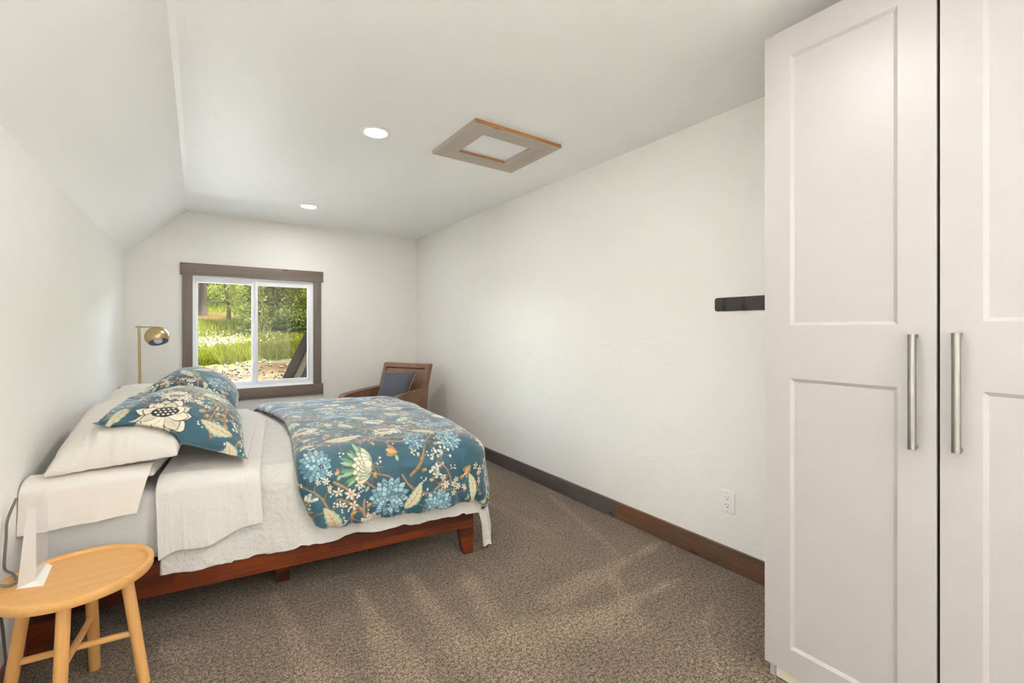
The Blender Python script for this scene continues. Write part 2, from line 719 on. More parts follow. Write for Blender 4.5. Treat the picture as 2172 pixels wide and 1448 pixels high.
# ================================================================ room shell
# floor: fine grid carrying the brushed-pile marks of the carpet
nx, ny = 150, 400
gx = np.linspace(XL - 0.05, XR + 0.05, nx)
gy = np.linspace(YB - 0.05, YF + 0.05, ny)
GX, GY = np.meshgrid(gx, gy, indexing='ij')
nap = np.ones_like(GX)
wob = 0.03 * fbm(GX * 6, GY * 6, 3)
strokes = [  # x0 y0 w0  x1 y1 w1  gain
    (0.892, 2.191, .012, 0.862, 1.66, .075, .34), (0.64, 2.20, .01, 0.62, 1.55, .085, .34),
    (1.146, 2.08, .012, 1.056, 1.58, .08, .26), (0.30, 2.42, .015, 0.36, 1.70, .08, .28),
    (2.02, 1.37, .01, 1.30, 1.42, .07, .36), (2.27, 1.676, .01, 1.42, 1.62, .075, .36),
    (1.80, 1.66, .02, 1.55, 1.25, .05, .22), (2.21, 2.62, .012, 1.93, 1.66, .035, .26),
    (1.95, 1.16, .012, 1.80, 1.10, .02, .25), (1.80, 1.10, .012, 1.55, 0.90, .02, .2),
    (-0.10, 2.26, .05, -0.05, 2.20, .05, .25), (1.1, 1.50, .09, 1.45, 1.35, .10, .22),
    (0.9, 1.55, .09, 1.0, 1.3, .10, .2), (1.75, 3.1, .01, 1.78, 2.1, .05, .14)]
for x0, y0, w0, x1, y1, w1, g in strokes:
    dx, dy = x1 - x0, y1 - y0
    L2 = dx * dx + dy * dy
    tt = np.clip(((GX - x0) * dx + (GY - y0) * dy) / L2, 0, 1)
    dd = np.hypot(GX - x0 - tt * dx, GY - y0 - tt * dy) + wob
    ww = w0 + (w1 - w0) * tt
    nap += 1.45 * g * np.clip(1.5 - dd / ww, 0, 1) * (1.0 - 0.35 * tt)
nap = np.clip(nap, 0.7, 1.5)
floor = grid_mesh('floor', np.stack([GX, GY, np.zeros_like(GX)], -1), M['carpet'], colors=np.repeat(nap[..., None], 3, 2))
struct(floor)

T = 0.14   # wall thickness
WX0, WX1, WZ0, WZ1 = -0.047, 1.078, 0.652, 1.812      # window opening


def quad_wall(name, boxes, mat):
    bm = bmesh.new()
    for b in boxes:
        add_box(bm, *b)
    return struct(bm_obj(name, bm, mat))


RY0, RY1, RZ0, RZ1 = -2.05, -0.40, 0.10, 2.15      # added unseen glazing in the right wall, lets in extra daylight
quad_wall('wall_right', [(XR, XR + T, RY1, YF + T, -0.05, ZC + 0.1), (XR, XR + T, YB - T, RY0, -0.05, ZC + 0.1),
                         (XR, XR + T, RY0, RY1, -0.05, RZ0), (XR, XR + T, RY0, RY1, RZ1, ZC + 0.1)], M['wall'])
quad_wall('wall_left', [(XL - T, XL, YB - T, YF + T, -0.05, ZL)], M['wall'])
# far wall with the window opening (gable outline follows the sloped ceiling)
bm = bmesh.new()
prism_bm([(XL, -0.05), (WX0, -0.05), (WX0, ZC + 0.05), (XS, ZC + 0.05), (XS, ZC), (XL, ZL)], YF, YF + T, bm, 'xzy')
add_box(bm, WX1, XR, YF, YF + T, -0.05, ZC + 0.05)
add_box(bm, WX0, WX1, YF, YF + T, -0.05, WZ0)
add_box(bm, WX0, WX1, YF, YF + T, WZ1, ZC + 0.05)
struct(bm_obj('wall_far', bm, M['wall']))
bm = bmesh.new()
prism_bm([(XL, -0.05), (XR, -0.05), (XR, ZC), (XS, ZC), (XL, ZL)], YB - T, YB, bm, 'xzy')
struct(bm_obj('wall_rear', bm, M['wall']))
# ceiling: flat part and the slope down to the knee wall, one mesh, softened crease
prof = [(XL - T, ZL - T * (ZC - ZL) / (XS - XL)), (XS - 0.02, ZC - 0.02 * (ZC - ZL) / (XS - XL)), (XS - 0.004, ZC - 0.003), (XS + 0.02, ZC), (XR, ZC),
        (XR, ZC + 0.12), (XS - 0.05, ZC + 0.12), (XL - T, ZL + 0.05)]
struct(bm_obj('ceiling', prism_bm(prof, YB - T, YF + T, None, 'xzy'), M['ceiling']))

# baseboards
BH = 0.1156
bbt = 0.018
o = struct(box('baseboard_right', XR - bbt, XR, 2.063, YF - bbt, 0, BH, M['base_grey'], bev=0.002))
o = struct(box('baseboard_right', XR - bbt, XR, YB, 2.061, 0, BH, M['base_y'], bev=0.002))
struct(box('baseboard_far', XL, XR - bbt, YF - bbt, YF, 0, BH, M['base_x'], bev=0.002))
struct(box('baseboard_left', XL, XL + bbt, YB, YF - bbt, 0, BH, M['base_y'], bev=0.002))

# ================================================================ window
win = bpy.data.objects.new('window_1', None)
C.objects.link(win)
win.location = (0, YF, 0)
struct(win)
cz = -0.02   # casing face (local y)
box('head_casing', -0.145, 1.178, cz, 0, 1.812, 1.932, M['casing'], win, 0.002)
box('apron', -0.145, 1.178, cz, 0, 0.533, 0.652, M['casing'], win, 0.002)
box('side_casing', -0.128, -0.044, cz, 0, 0.652, 1.812, M['casing_v'], win, 0.002)
box('side_casing', 1.074, 1.156, cz, 0, 0.652, 1.812, M['casing_v'], win, 0.002)


def ring(name, x0, x1, z0, z1, y0, y1, wl, wr, wb, wt, mat, parent, bev=0.003):
    bm = bmesh.new()
    add_box(bm, x0, x0 + wl, y0, y1, z0, z1, bev)
    add_box(bm, x1 - wr, x1, y0, y1, z0, z1, bev)
    add_box(bm, x0 + wl - 0.001, x1 - wr + 0.001, y0, y1, z0, z0 + wb, bev)
    add_box(bm, x0 + wl - 0.001, x1 - wr + 0.001, y0, y1, z1 - wt, z1, bev)
    return bm_obj(name, bm, mat, parent, smooth=True)


fr = ring('frame', WX0 + 0.002, WX1 - 0.002, WZ0 + 0.001, WZ1 - 0.001, 0.02, 0.11, 0.022, 0.03, 0.03, 0.026, M['vinyl'], win)
box('sill', WX0, WX1, -0.018, 0.02, WZ0 - 0.004, WZ0 + 0.008, M['vinyl'], win, 0.002)
s1 = ring('sash', -0.022, 0.521, 0.684, 1.785, 0.058, 0.09, 0.022, 0.05, 0.036, 0.036, M['vinyl'], win)
s2 = ring('sash', 0.50, 1.046, 0.684, 1.785, 0.026, 0.057, 0.026, 0.028, 0.04, 0.044, M['vinyl'], win)
box('pane', -0.002, 0.473, 0.072, 0.076, 0.718, 1.751, M['glass'], s1)
box('pane', 0.524, 1.02, 0.040, 0.044, 0.722, 1.743, M['glass'], s2)
box('insect_screen', 0.50, 1.046, 0.094, 0.0945, 0.69, 1.78, glass_mat('insect_screen_mesh', (0.74, 0.73, 0.70, 1), 0.0), win)
for z in (0.90, 1.55):
    bm = bmesh.new()
    add_box(bm, 0.478, 0.500, 0.034, 0.0575, z - 0.035, z + 0.035, 0.004)
    add_box(bm, 0.470, 0.486, 0.026, 0.050, z - 0.012, z + 0.012, 0.004)
    bm_obj('latch', bm, M['vinyl'], s1, smooth=True)

added_win = bpy.data.objects.new('added_window', None)  # added window, out of view, brings more daylight into the room
C.objects.link(added_win)
added_win.location = (XR + T, 0, 0)
added_win.rotation_euler = (0, 0, PI / 2)
struct(added_win)
ring('frame', RY0, RY1, RZ0, RZ1, 0.02, 0.10, 0.04, 0.04, 0.04, 0.04, M['vinyl'], added_win)
box('mullion', (RY0 + RY1) / 2 - 0.02, (RY0 + RY1) / 2 + 0.02, 0.03, 0.09, RZ0 + 0.04, RZ1 - 0.04, M['vinyl'], added_win)
box('pane', RY0 + 0.04, RY1 - 0.04, 0.058, 0.062, RZ0 + 0.04, RZ1 - 0.04, M['glass'], added_win)

# ================================================================ ceiling fixtures
LAB = ['recessed ceiling light nearer the wood-framed hatch', 'recessed ceiling light near the window wall',
       'recessed ceiling light overhead, in front of the wardrobe', 'added recessed ceiling light at the rear of the room, out of view']  # the last light is added out of view to brighten the room


def downlight(y, lab):
    t = thing('ceiling_light', lab, 'ceiling light', (0.862, y, ZC), 0, 'recessed lights in the ceiling')
    lathe('trim_ring', [(0.064, -0.001), (0.066, -0.004), (0.088, -0.005), (0.092, -0.002), (0.092, 0.0), (0.064, 0.0)], M['plastic_white'], t)
    lathe('lens', [(0.0, -0.0035), (0.064, -0.003), (0.065, -0.0005)], M['lens'], t)
    return t


for y, lab in zip((2.629, 4.583, 0.67, -1.28), LAB):
    downlight(y, lab)

# attic hatch: four mitred boards around a white panel
hx0, hx1, hy0, hy1 = 1.25, 1.879, 2.13, 2.683
ix0, ix1, iy0, iy1 = 1.374, 1.733, 2.25, 2.553
hz0, hz1 = ZC - 0.021, ZC
hatch = thing('attic_hatch', 'stained wood frame around a white attic hatch panel on the ceiling', 'hatch', (0, 0, 0))
for pts, mm in (([(hx0, hy0), (hx1, hy0), (ix1, iy0), (ix0, iy0)], 'hatch_x'), ([(hx1, hy0), (hx1, hy1), (ix1, iy1), (ix1, iy0)], 'hatch_y'),
                ([(hx1, hy1), (hx0, hy1), (ix0, iy1), (ix1, iy1)], 'hatch_x'), ([(hx0, hy1), (hx0, hy0), (ix0, iy0), (ix0, iy1)], 'hatch_y')):
    bm = prism_bm(pts, hz0, hz1)
    fb = bm_obj('frame_board', bm, M[mm], hatch)
    fb.data.materials.append(M['hatch_edge'])
    for p in fb.data.polygons:
        if abs(p.normal.y) > 0.9:
            p.material_index = 1
box('panel', ix0 - 0.004, ix1 + 0.004, iy0 - 0.004, iy1 + 0.004, ZC - 0.004, ZC - 0.0005, M['vinyl'], hatch)

# ================================================================ wardrobe
XD = 1.714
ward = thing('wardrobe', 'tall white two-door wardrobe with panelled doors and steel bar handles', 'wardrobe', (XD, 0.34, 0))
WY = 0.34     # origin of the wardrobe along y


def ldoor(y0, y1, z0, z1, p0, p1, pz):
    """panelled door: local x = 0 is the front face"""
    bm = bmesh.new()
    th = 0.021
    def q(a, b, c, d):
        bm.faces.new([bm.verts.new(v) for v in (a, b, c, d)])
    # front face pieces
    ys = [y0, p0, p1, y1]
    zs = [z0] + [v for pr in pz for v in pr] + [z1]
    for i in range(3):
        for k in range(len(zs) - 1):
            if i == 1 and k % 2 == 1:
                a, b, c, d = ys[1], ys[2], zs[k], zs[k + 1]
                e, dp = 0.011, 0.008
                O = [(0, a, c), (0, b, c), (0, b, d), (0, a, d)]
                I = [(dp, a + e, c + e), (dp, b - e, c + e), (dp, b - e, d - e), (dp, a + e, d - e)]
                for j in range(4):
                    q(O[j], O[(j + 1) % 4], I[(j + 1) % 4], I[j])
                q(*I)
            else:
                q((0, ys[i], zs[k]), (0, ys[i + 1], zs[k]), (0, ys[i + 1], zs[k + 1]), (0, ys[i], zs[k + 1]))
    q((th, y0, z0), (th, y1, z0), (th, y1, z1), (th, y0, z1))
    q((0, y0, z0), (th, y0, z0), (th, y0, z1), (0, y0, z1))
    q((0, y1, z0), (th, y1, z0), (th, y1, z1), (0, y1, z1))
    q((0, y0, z0), (th, y0, z0), (th, y1, z0), (0, y1, z0))
    q((0, y0, z1), (th, y0, z1), (th, y1, z1), (0, y1, z1))
    bmesh.ops.remove_doubles(bm, verts=bm.verts[:], dist=1e-5)
    return bm


d1 = bm_obj('door', ldoor(0.3435 - WY, 0.813 - WY, 0.0554, 2.3454, 0.430 - WY, 0.727 - WY, [(0.144, 1.102), (1.289, 2.246)]), M['white_paint'], ward)
d2 = bm_obj('door', ldoor(-0.134 - WY, 0.3365 - WY, 0.0614, 2.3514, -0.042 - WY, 0.252 - WY, [(0.150, 1.109), (1.296, 2.252)]), M['white_paint'], ward)


def bar_handle(parent, y, z0, z1):
    bm = bmesh.new()
    V, Fc = tube_geo([(-0.029, y, z0 + 0.009), (-0.029, y, z1 - 0.009)], 0.0098, 20)
    vv = [bm.verts.new(v) for v in V]
    for f in Fc:
        bm.faces.new([vv[i] for i in f])
    for z in (z0, z1 - 0.0105):
        add_box(bm, -0.031, 0.0, y - 0.0085, y + 0.0085, z, z + 0.0105, 0.0015)
        V, Fc = tube_geo([(-0.029, y, z), (-0.029, y, z + 0.0095)], 0.0098, 20)
        vv = [bm.verts.new(v) for v in V]
        for f in Fc:
            bm.faces.new([vv[i] for i in f])
    return bm_obj('handle', bm, M['steel'], parent, smooth=True)


bar_handle(d1, 0.3905 - WY, 0.929, 1.2615)
bar_handle(d2, 0.2985 - WY, 0.940, 1.2665)
cx0, cx1, cy0, cy1 = 0.024, 2.3 - XD, -0.128 - WY, 0.805 - WY
bm = bmesh.new()
add_box(bm, cx0, cx1, cy1 - 0.018, cy1, 0.0, 2.352)
add_box(bm, cx0, cx1, cy0, cy0 + 0.018, 0.0, 2.352)
add_box(bm, cx0, cx1, cy0 + 0.018, cy1 - 0.018, 2.334, 2.352)
add_box(bm, cx0, cx1, cy0 + 0.018, cy1 - 0.018, 0.06, 0.078)
add_box(bm, cx1 - 0.006, cx1, cy0 + 0.018, cy1 - 0.018, 0.078, 2.334)
bm_obj('carcass', bm, M['white_paint'], ward)
box('shelf', cx0 + 0.03, cx1 - 0.01, cy0 + 0.019, cy1 - 0.019, 1.2, 1.218, M['gap'], ward)
box('gap_shade', cx0 + 0.05, cx0 + 0.054, -0.06, 0.06, 0.08, 2.33, M['gap'], ward)  # dark sheet standing in for the shade behind the door gap
box('plinth', cx0 + 0.006, cx0 + 0.02, cy0 + 0.019, cy1 - 0.019, 0.0, 0.057, M['kick'], ward)

# ================================================================ coat rack
rack = thing('coat_rack', 'black metal coat rack strip with hooks on the wall beside the wardrobe', 'coat rack', (XR, 1.361, 1.4085))
pts = []
hw, L, r = 0.0365, 0.50, 0.014
for cx_, cz_, a0 in ((-r, hw - r, 0), (-L + r, hw - r, 90), (-L + r, -hw + r, 180), (-r, -hw + r, 270)):
    for k in range(7):
        a = math.radians(a0 + 90 * k / 6)
        pts.append((cx_ + r * math.cos(a), cz_ + r * math.sin(a)))
bm_obj('back_plate', prism_bm(pts, -0.0045, -0.0005, None, 'yzx'), M['black'], rack)
for k in range(4):
    y = -0.049 - 0.1055 * k
    bm = bmesh.new()
    add_box(bm, -0.0065, -0.0045, y - 0.008, y + 0.008, -0.030, 0.034, 0.0008)
    add_box(bm, -0.0255, -0.0045, y - 0.008, y + 0.008, -0.033, -0.0295, 0.0012)
    add_box(bm, -0.0275, -0.0245, y - 0.008, y + 0.008, -0.033, -0.004, 0.0012)
    bm_obj('hook', bm, M['black'], rack, smooth=True)

# ================================================================ wall outlets
def outlet(y, z, h, lab, slots):
    t = thing('wall_outlet', lab, 'outlet', (XR, y, z), 0, 'outlets low on the right wall')
    w_ = 0.0385
    bm = bmesh.new()
    add_box(bm, -0.0065, 0, -w_, w_, -h, h, 0.004, 3)
    bm_obj('cover_plate', bm, M['plastic_white'], t, smooth=True)
    box('receptacle', -0.0085, -0.006, -0.0168, 0.0168, -0.0335, 0.0335, M['plastic_white'], t, 0.0012)
    for dz in ((-0.0205, 0.0205) if slots else ()):
        for y0, y1, z0, z1 in ((-0.0080, -0.0058, 0.001, 0.009), (0.0058, 0.0080, 0.001, 0.009), (-0.0024, 0.0024, -0.0095, -0.0045)):
            box('slot', -0.0089, -0.0084, y0, y1, dz + z0, dz + z1, M['slot'], t)
    if not slots:
        box('rocker', -0.0100, -0.0084, -0.011, 0.011, -0.022, 0.022, M['plastic_white'], t, 0.001)
    for dz in (-0.048, 0.048):
        lathe('screw', [(0.0, 0.0010), (0.0022, 0.0006), (0.0026, 0.0)], M['steel'], t, 12, (-0.0062, 0, dz), (0, -PI / 2, 0))


outlet(1.288, 0.3545, 0.0585, 'white double outlet with dark slots, low on the wall near the wardrobe', True)
outlet(3.988, 0.3525, 0.0585, 'white wall plate low on the wall near the leather armchair', False)

# ================================================================ armchair
ach = thing('armchair', 'brown leather armchair in the far corner with low curved arms', 'armchair', (2.095, 4.59, 0), math.radians(119.08))
W_ = 0.64
# back: leaning slab with raised border and recessed pad
lean = 0.32


def leaned(v):
    return (v[0], v[1] + 0.055 - lean * (v[2] - 0.40), v[2])


def lean_bm(bm):
    for v in bm.verts:
        v.co = Vector(leaned(v.co))
    return bm


bm = bmesh.new()
by0, by1 = 0.015, 0.10
add_box(bm, 0.0, 0.048, by0, by1, 0.24, 0.885, 0.014, 3)
add_box(bm, W_ - 0.048, W_, by0, by1, 0.24, 0.885, 0.014, 3)
add_box(bm, 0.02, W_ - 0.02, by0, by1, 0.835, 0.885, 0.014, 3)
add_box(bm, 0.02, W_ - 0.02, by0, by0 + 0.05, 0.26, 0.86, 0.01, 3)
back = bm_obj('back_frame', lean_bm(bm), M['leather'], ach, smooth=True)
bm = bmesh.new()
add_box(bm, 0.052, W_ - 0.052, by0 + 0.045, by1 - 0.004, 0.40, 0.830, 0.03, 5)
bm_obj('back_pad', lean_bm(bm), M['leather'], ach, smooth=True)
box('seat', 0.07, W_ - 0.07, 0.13, 0.60, 0.29, 0.415, M['leather'], ach, 0.035, 5)
box('seat_base', 0.03, W_ - 0.03, 0.03, 0.57, 0.18, 0.29, M['leather'], ach, 0.012, 3)
for sgn, x0 in ((-1, -0.008), (1, W_ - 0.045)):
    # arm: side profile in y / z, gentle S-curve, rounded front
    top = [(0.000, 0.618), (0.08, 0.622), (0.22, 0.616), (0.36, 0.607), (0.47, 0.598), (0.53, 0.586), (0.558, 0.560), (0.565, 0.52)]
    pr = top + [(0.56, 0.20), (0.06, 0.20)]
    pr = [(a * (1.2 if sgn > 0 else 1.0), b) for a, b in pr]
    bm = prism_bm(pr, x0, x0 + 0.07, None, 'yzx')
    es = [e for e in bm.edges if abs(e.verts[0].co.x - e.verts[1].co.x) < 1e-6]
    bmesh.ops.bevel(bm, geom=es, offset=0.017, segments=4, profile=0.6, affect='EDGES')
    arm = bm_obj('arm', bm, M['leather'], ach, smooth=True)
    V = [(x0 + (0.010 if sgn < 0 else 0.06), a * (1.2 if sgn > 0 else 1.0), b + 0.0015) for a, b in top]
    tube('piping', V, 0.004, M['leather'], arm, 8)
for x in (0.06, W_ - 0.06):
    for y in (0.07, 0.52):
        tube('leg', [(x, y, 0.185), (x + (0.02 if x > 0.3 else -0.02), y + (0.03 if y > 0.3 else -0.03), 0.0)], [0.02, 0.013], M['chair_leg'], ach, 12)


def pillow(name, corners, mat, tf, tb, n=(60, 60), pinch=0.07, power=0.42, wr=0.006, seed=0.0, colors=None, warp=None, parent=None, extra=None, flange=0.0):
    """corners: bl, br, tr, tl of the seam outline; front bulges along the bl->br x bl->tl normal"""
    bl, br, tr, tl = [np.array(c, float) for c in corners]
    u = np.linspace(-1, 1, n[0])
    v = np.linspace(-1, 1, n[1])
    # denser near the border so the pillow edge stays crisp
    u = np.sign(u) * (1 - (1 - np.abs(u)) ** 1.3)
    v = np.sign(v) * (1 - (1 - np.abs(v)) ** 1.3)
    U, Vv = np.meshgrid(u, v, indexing='ij')
    fl = 1 - flange
    Up = np.clip(np.abs(U) / fl, 0, 1)
    Vp = np.clip(np.abs(Vv) / fl, 0, 1)
    U2 = U * (1 - pinch * (1 - Vv ** 2) * U ** 2)
    V2 = Vv * (1 - pinch * (1 - U ** 2) * Vv ** 2)
    a, b = (U2 + 1)[..., None] / 2, (V2 + 1)[..., None] / 2
    mid = bl * (1 - a) * (1 - b) + br * a * (1 - b) + tr * a * b + tl * (1 - a) * b
    nrm = np.cross((br - bl) + (tr - tl), (tl - bl) + (tr - br))
    nrm = nrm / np.linalg.norm(nrm)
    pr = (np.clip(1 - Up ** 2, 0, 1) * np.clip(1 - Vp ** 2, 0, 1)) ** power
    edge = np.clip(1 - np.maximum(np.abs(U), np.abs(Vv)), 0, 1)
    ang_ = np.arctan2(Vv, U)
    nz = fbm(U * 2.2 + seed, Vv * 2.2 + seed * 1.7, 4) + 0.8 * (ridged(U * 1.6 + seed, Vv * 1.6 - seed) - 0.45)
    puck = np.sin(ang_ * 26 + 3 * fbm(U * 3 + seed, Vv * 3)) * np.exp(-edge / 0.10) * (edge > 0.002)
    wob = wr * (nz * np.clip(edge * 6, 0, 1) + 0.35 * puck)
    front = mid + nrm * (tf * pr + wob)[..., None]
    backp = mid - nrm * (tb * pr - wob * 0.3)[..., None]
    if warp is not None:
        front, backp = warp[1](front), warp[0](backp)
        front[..., 2] = np.maximum(front[..., 2], backp[..., 2] + 0.004 * np.clip(edge * 8, 0, 1))
    col = colors(U, Vv) if colors is not None else None
    return grid_mesh(name, front, mat, colors=col, back=backp, parent=parent, coarse=4 if colors is not None else 0)


def bvh_of(objs):
    from mathutils.bvhtree import BVHTree
    V, Fc = [], []
    for o in objs:
        k = len(V)
        mw = o.matrix_basis
        V += [mw @ v.co for v in o.data.vertices]
        Fc += [tuple(i + k for i in p.vertices) for p in o.data.polygons]
    return BVHTree.FromPolygons(V, Fc)


def rest_on(objs, gap=0.006):
    """a warp that lifts cloth onto whatever lies below it"""
    tree = bvh_of(objs)
    def f(P):
        Q = P.copy().reshape(-1, 3)
        for i in range(len(Q)):
            hit = tree.ray_cast(Vector((Q[i, 0], Q[i, 1], 2.0)), Vector((0, 0, -1)))
            if hit[0] is not None and Q[i, 2] < hit[0].z + gap:
                Q[i, 2] = hit[0].z + gap
        return Q.reshape(P.shape)
    return f


def a2w(x, y, z):
    c_, s_ = math.cos(math.radians(119.08)), math.sin(math.radians(119.08))
    return (2.095 + x * c_ - y * s_, 4.59 + x * s_ + y * c_, z)


cush = thing('throw_cushion', 'slate grey square cushion leaning on the leather armchair', 'cushion')
pc = [a2w(0.485, 0.35, 0.43), a2w(0.125, 0.26, 0.43), a2w(0.065, 0.13, 0.815), a2w(0.475, 0.17, 0.805)]
pillow('front_cover', pc, M['grey_cushion'], 0.07, 0.002, (40, 40), 0.10, 0.5, 0.004, 3.0, parent=cush)
pillow('back_cover', [tuple(np.array(q) + np.array([0.006, 0.004, 0])) for q in pc], M['cushion_back'], 0.0, 0.05, (40, 40), 0.10, 0.5, 0.003, 5.0, parent=cush)

# ================================================================ nightstand and lamp
ns = thing('nightstand', 'pale nightstand hidden behind the white pillow, under the brass lamp', 'nightstand', (-0.36, 4.95, 0))
box('top', -0.18, 0.19, -0.22, 0.22, 0.765, 0.785, M['night'], ns, 0.003)
box('body', -0.165, 0.175, -0.20, 0.20, 0.45, 0.764, M['night'], ns, 0.003)
for x in (-0.14, 0.15):
    for y in (-0.175, 0.175):
        tube('leg', [(x, y, 0.451), (x, y, 0.0)], [0.018, 0.012], M['night'], ns, 12)

lamp = thing('table_lamp', 'brass table lamp with a round dome shade beside the bed', 'lamp', (-0.407, 4.95, 0.7855))
lathe('base', [(0.0, 0.0), (0.066, 0.0), (0.068, 0.003), (0.066, 0.012), (0.018, 0.014), (0.013, 0.022), (0.0105, 0.05)], M['brass_pole'], lamp)
pole_o = tube('pole', [(0, 0, 0.02), (0, 0, 0.08), (-0.006, 0, 0.515)], [0.0125, 0.0095, 0.0095], M['brass_pole'], lamp, 20)
tube('arm', [(-0.03, 0, 0.508), (0.115, 0, 0.508)], 0.0048, M['brass_pole'], lamp, 12)
lathe('collar', [(0.0, 0.0), (0.0115, 0.0), (0.0115, 0.022), (0.0, 0.022)], M['brass_pole'], lamp, 20, (-0.006, 0, 0.497))
lathe('switch_knob', [(0.0, 0.0), (0.006, 0.0), (0.007, 0.01), (0.0, 0.013)], M['brass_pole'], lamp, 16, (-0.045, -0.012, 0.0125))
axis = Vector((0.20, -0.44, -0.88)).normalized()
rotq = Vector((0, 0, -1)).rotation_difference(axis).to_euler()
R_ = 0.088
pr_o, pr_i = [], []
for k in range(25):
    a = math.radians(90 - (90 + 36) * k / 24)
    pr_o.append((max(0.0, R_ * math.cos(a)) if k else 0.0, R_ * math.sin(a)))
for k in range(25):
    a = math.radians(-36 + (90 + 36) * k / 24)
    pr_i.append(((R_ - 0.003) * math.cos(a) if k < 24 else 0.0, (R_ - 0.003) * math.sin(a)))
sh = lathe('lamp_shade', pr_o + [pr_i[0]], M['brass'], lamp, 56, (0.116, -0.005, 0.424), rotq)
lathe('shade_lining', pr_i, M['shade_in'], sh, 56)
lathe('bulb', [(0.0, -0.062), (0.018, -0.060), (0.029, -0.050), (0.034, -0.034), (0.030, -0.018), (0.017, 0.0), (0.014, 0.03), (0.014, 0.07), (0.0, 0.07)], M['bulb'], sh, 32)

bm = bmesh.new()
add_box(bm, -0.065, 0.065, -0.035, 0.035, 0.0, 0.012, 0.005, 3)
case = bm_obj('spectacle_case', bm, M['dark_case'], None, smooth=True, loc=(-0.462, 4.782, 0.7975), rot=(0, math.radians(-9), math.radians(20)))
tag(case, 'small dark blue glossy case next to the brass lamp base', 'case')

# ================================================================ stool
SX, SY, SZ = -0.335, 2.098, 0.45
stool = thing('side_stool', 'round blond wood tray stool with four splayed legs beside the bed', 'stool', (SX, SY, 0))
lathe('tray_top', [(0.0, SZ - 0.034), (0.190, SZ - 0.034), (0.1985, SZ - 0.031), (0.202, SZ - 0.024), (0.203, SZ - 0.006), (0.2015, SZ - 0.001), (0.198, SZ), (0.187, SZ),
                   (0.1835, SZ - 0.003), (0.181, SZ - 0.0085), (0.0, SZ - 0.0085)], M['oak'], stool, 96)
legs_dir = [(0.10, 1), (1, -0.10), (-0.10, -1), (-1, 0.10)]


def legpt(d, z):
    n = math.hypot(*d)
    r_ = 0.178 + (0.125 - 0.178) * z / 0.415
    return (d[0] / n * r_, d[1] / n * r_, z)


for d in legs_dir:
    tube('leg', [legpt(d, 0.0), legpt(d, 0.20), legpt(d, 0.4155)], [0.0165, 0.0178, 0.0178], M['oak_leg'], stool, 20)
for (a, b, z) in ((legs_dir[1], legs_dir[3], 0.192), (legs_dir[0], legs_dir[2], 0.214)):
    tube('stretcher', [legpt(a, z), legpt(b, z)], 0.0108, M['oak'], stool, 16)

# ================================================================ sign holder on the stool
zt = SZ - 0.0083
sg = thing('sign_holder', 'blank white and clear acrylic sign holder standing on the round stool', 'sign holder', (0, 0, 0))
NL, NR, FR = Vector((-0.478, 2.094, zt)), Vector((-0.432, 2.094, zt)), Vector((-0.437, 2.236, zt))


def hexa(name, lo, hi, mat, parent):
    bm = bmesh.new()
    a = [bm.verts.new(v) for v in lo]
    b = [bm.verts.new(v) for v in hi]
    n = len(a)
    bm.faces.new(a)
    bm.faces.new(b)
    for i in range(n):
        bm.faces.new((a[i], a[(i + 1) % n], b[(i + 1) % n], b[i]))
    return bm_obj(name, bm, mat, parent)


hexa('frosted_panel', [(-0.477, 2.096, zt), (-0.435, 2.096, zt), (-0.435, 2.099, zt), (-0.476, 2.099, zt)],
     [(-0.4545, 2.092, 0.696), (-0.4335, 2.092, 0.696), (-0.4335, 2.095, 0.696), (-0.4545, 2.095, 0.696)], M['frost'], sg)
hexa('clear_panel', [(-0.4345, 2.0995, zt), (-0.4345, 2.232, zt), (-0.4375, 2.232, zt), (-0.4375, 2.0995, zt)],
     [(-0.4335, 2.0955, 0.696), (-0.4335, 2.232, 0.70), (-0.4365, 2.232, 0.70), (-0.4365, 2.0955, 0.696)], M['acrylic'], sg)
hexa('clear_lid', [(-0.4375, 2.0955, 0.694), (-0.4375, 2.230, 0.698), (-0.4565, 2.210, 0.698), (-0.4545, 2.0955, 0.694)],
     [(-0.4375, 2.0955, 0.6965), (-0.4375, 2.230, 0.7005), (-0.4565, 2.210, 0.7005), (-0.4545, 2.0955, 0.6965)], M['acrylic'], sg)
hexa('base_wedge', [(-0.478, 2.087, zt), (-0.412, 2.066, zt), (-0.434, 2.090, zt + 0.013)],
     [(-0.470, 2.236, zt), (-0.421, 2.226, zt), (-0.4385, 2.230, zt + 0.012)], M['plastic_white'], sg)

cpts = [(-0.536, 2.345, 0.665), (-0.540, 2.27, 0.615), (-0.541, 2.262, 0.56), (-0.541, 2.248, 0.50), (-0.538, 2.232, 0.466), (-0.524, 2.205, 0.4600), (-0.508, 2.183, 0.4590), (-0.494, 2.160, 0.4490),
        (-0.489, 2.135, 0.4470), (-0.497, 2.115, 0.4480), (-0.512, 2.106, 0.4555), (-0.528, 2.106, 0.4600), (-0.5425, 2.113, 0.4585), (-0.5470, 2.13, 0.446), (-0.5445, 2.16, 0.39), (-0.540, 2.21, 0.30), (-0.543, 2.26, 0.16), (-0.544, 2.30, 0.02)]


def smooth_path(p, k=6):
    p = [Vector(q) for q in p]
    out = []
    for i in range(len(p) - 1):
        a, b, c, d = p[max(i - 1, 0)], p[i], p[i + 1], p[min(i + 2, len(p) - 1)]
        for j in range(k):
            t = j / k
            out.append(0.5 * ((2 * b) + (c - a) * t + (2 * a - 5 * b + 4 * c - d) * t * t + (3 * b - a - 3 * c + d) * t ** 3))
    out.append(p[-1])
    return out


tag(tube('power_cord', smooth_path(cpts), 0.0042, M['cord'], None, 10), 'grey power cord curling from the bed down onto the round stool', 'cord')

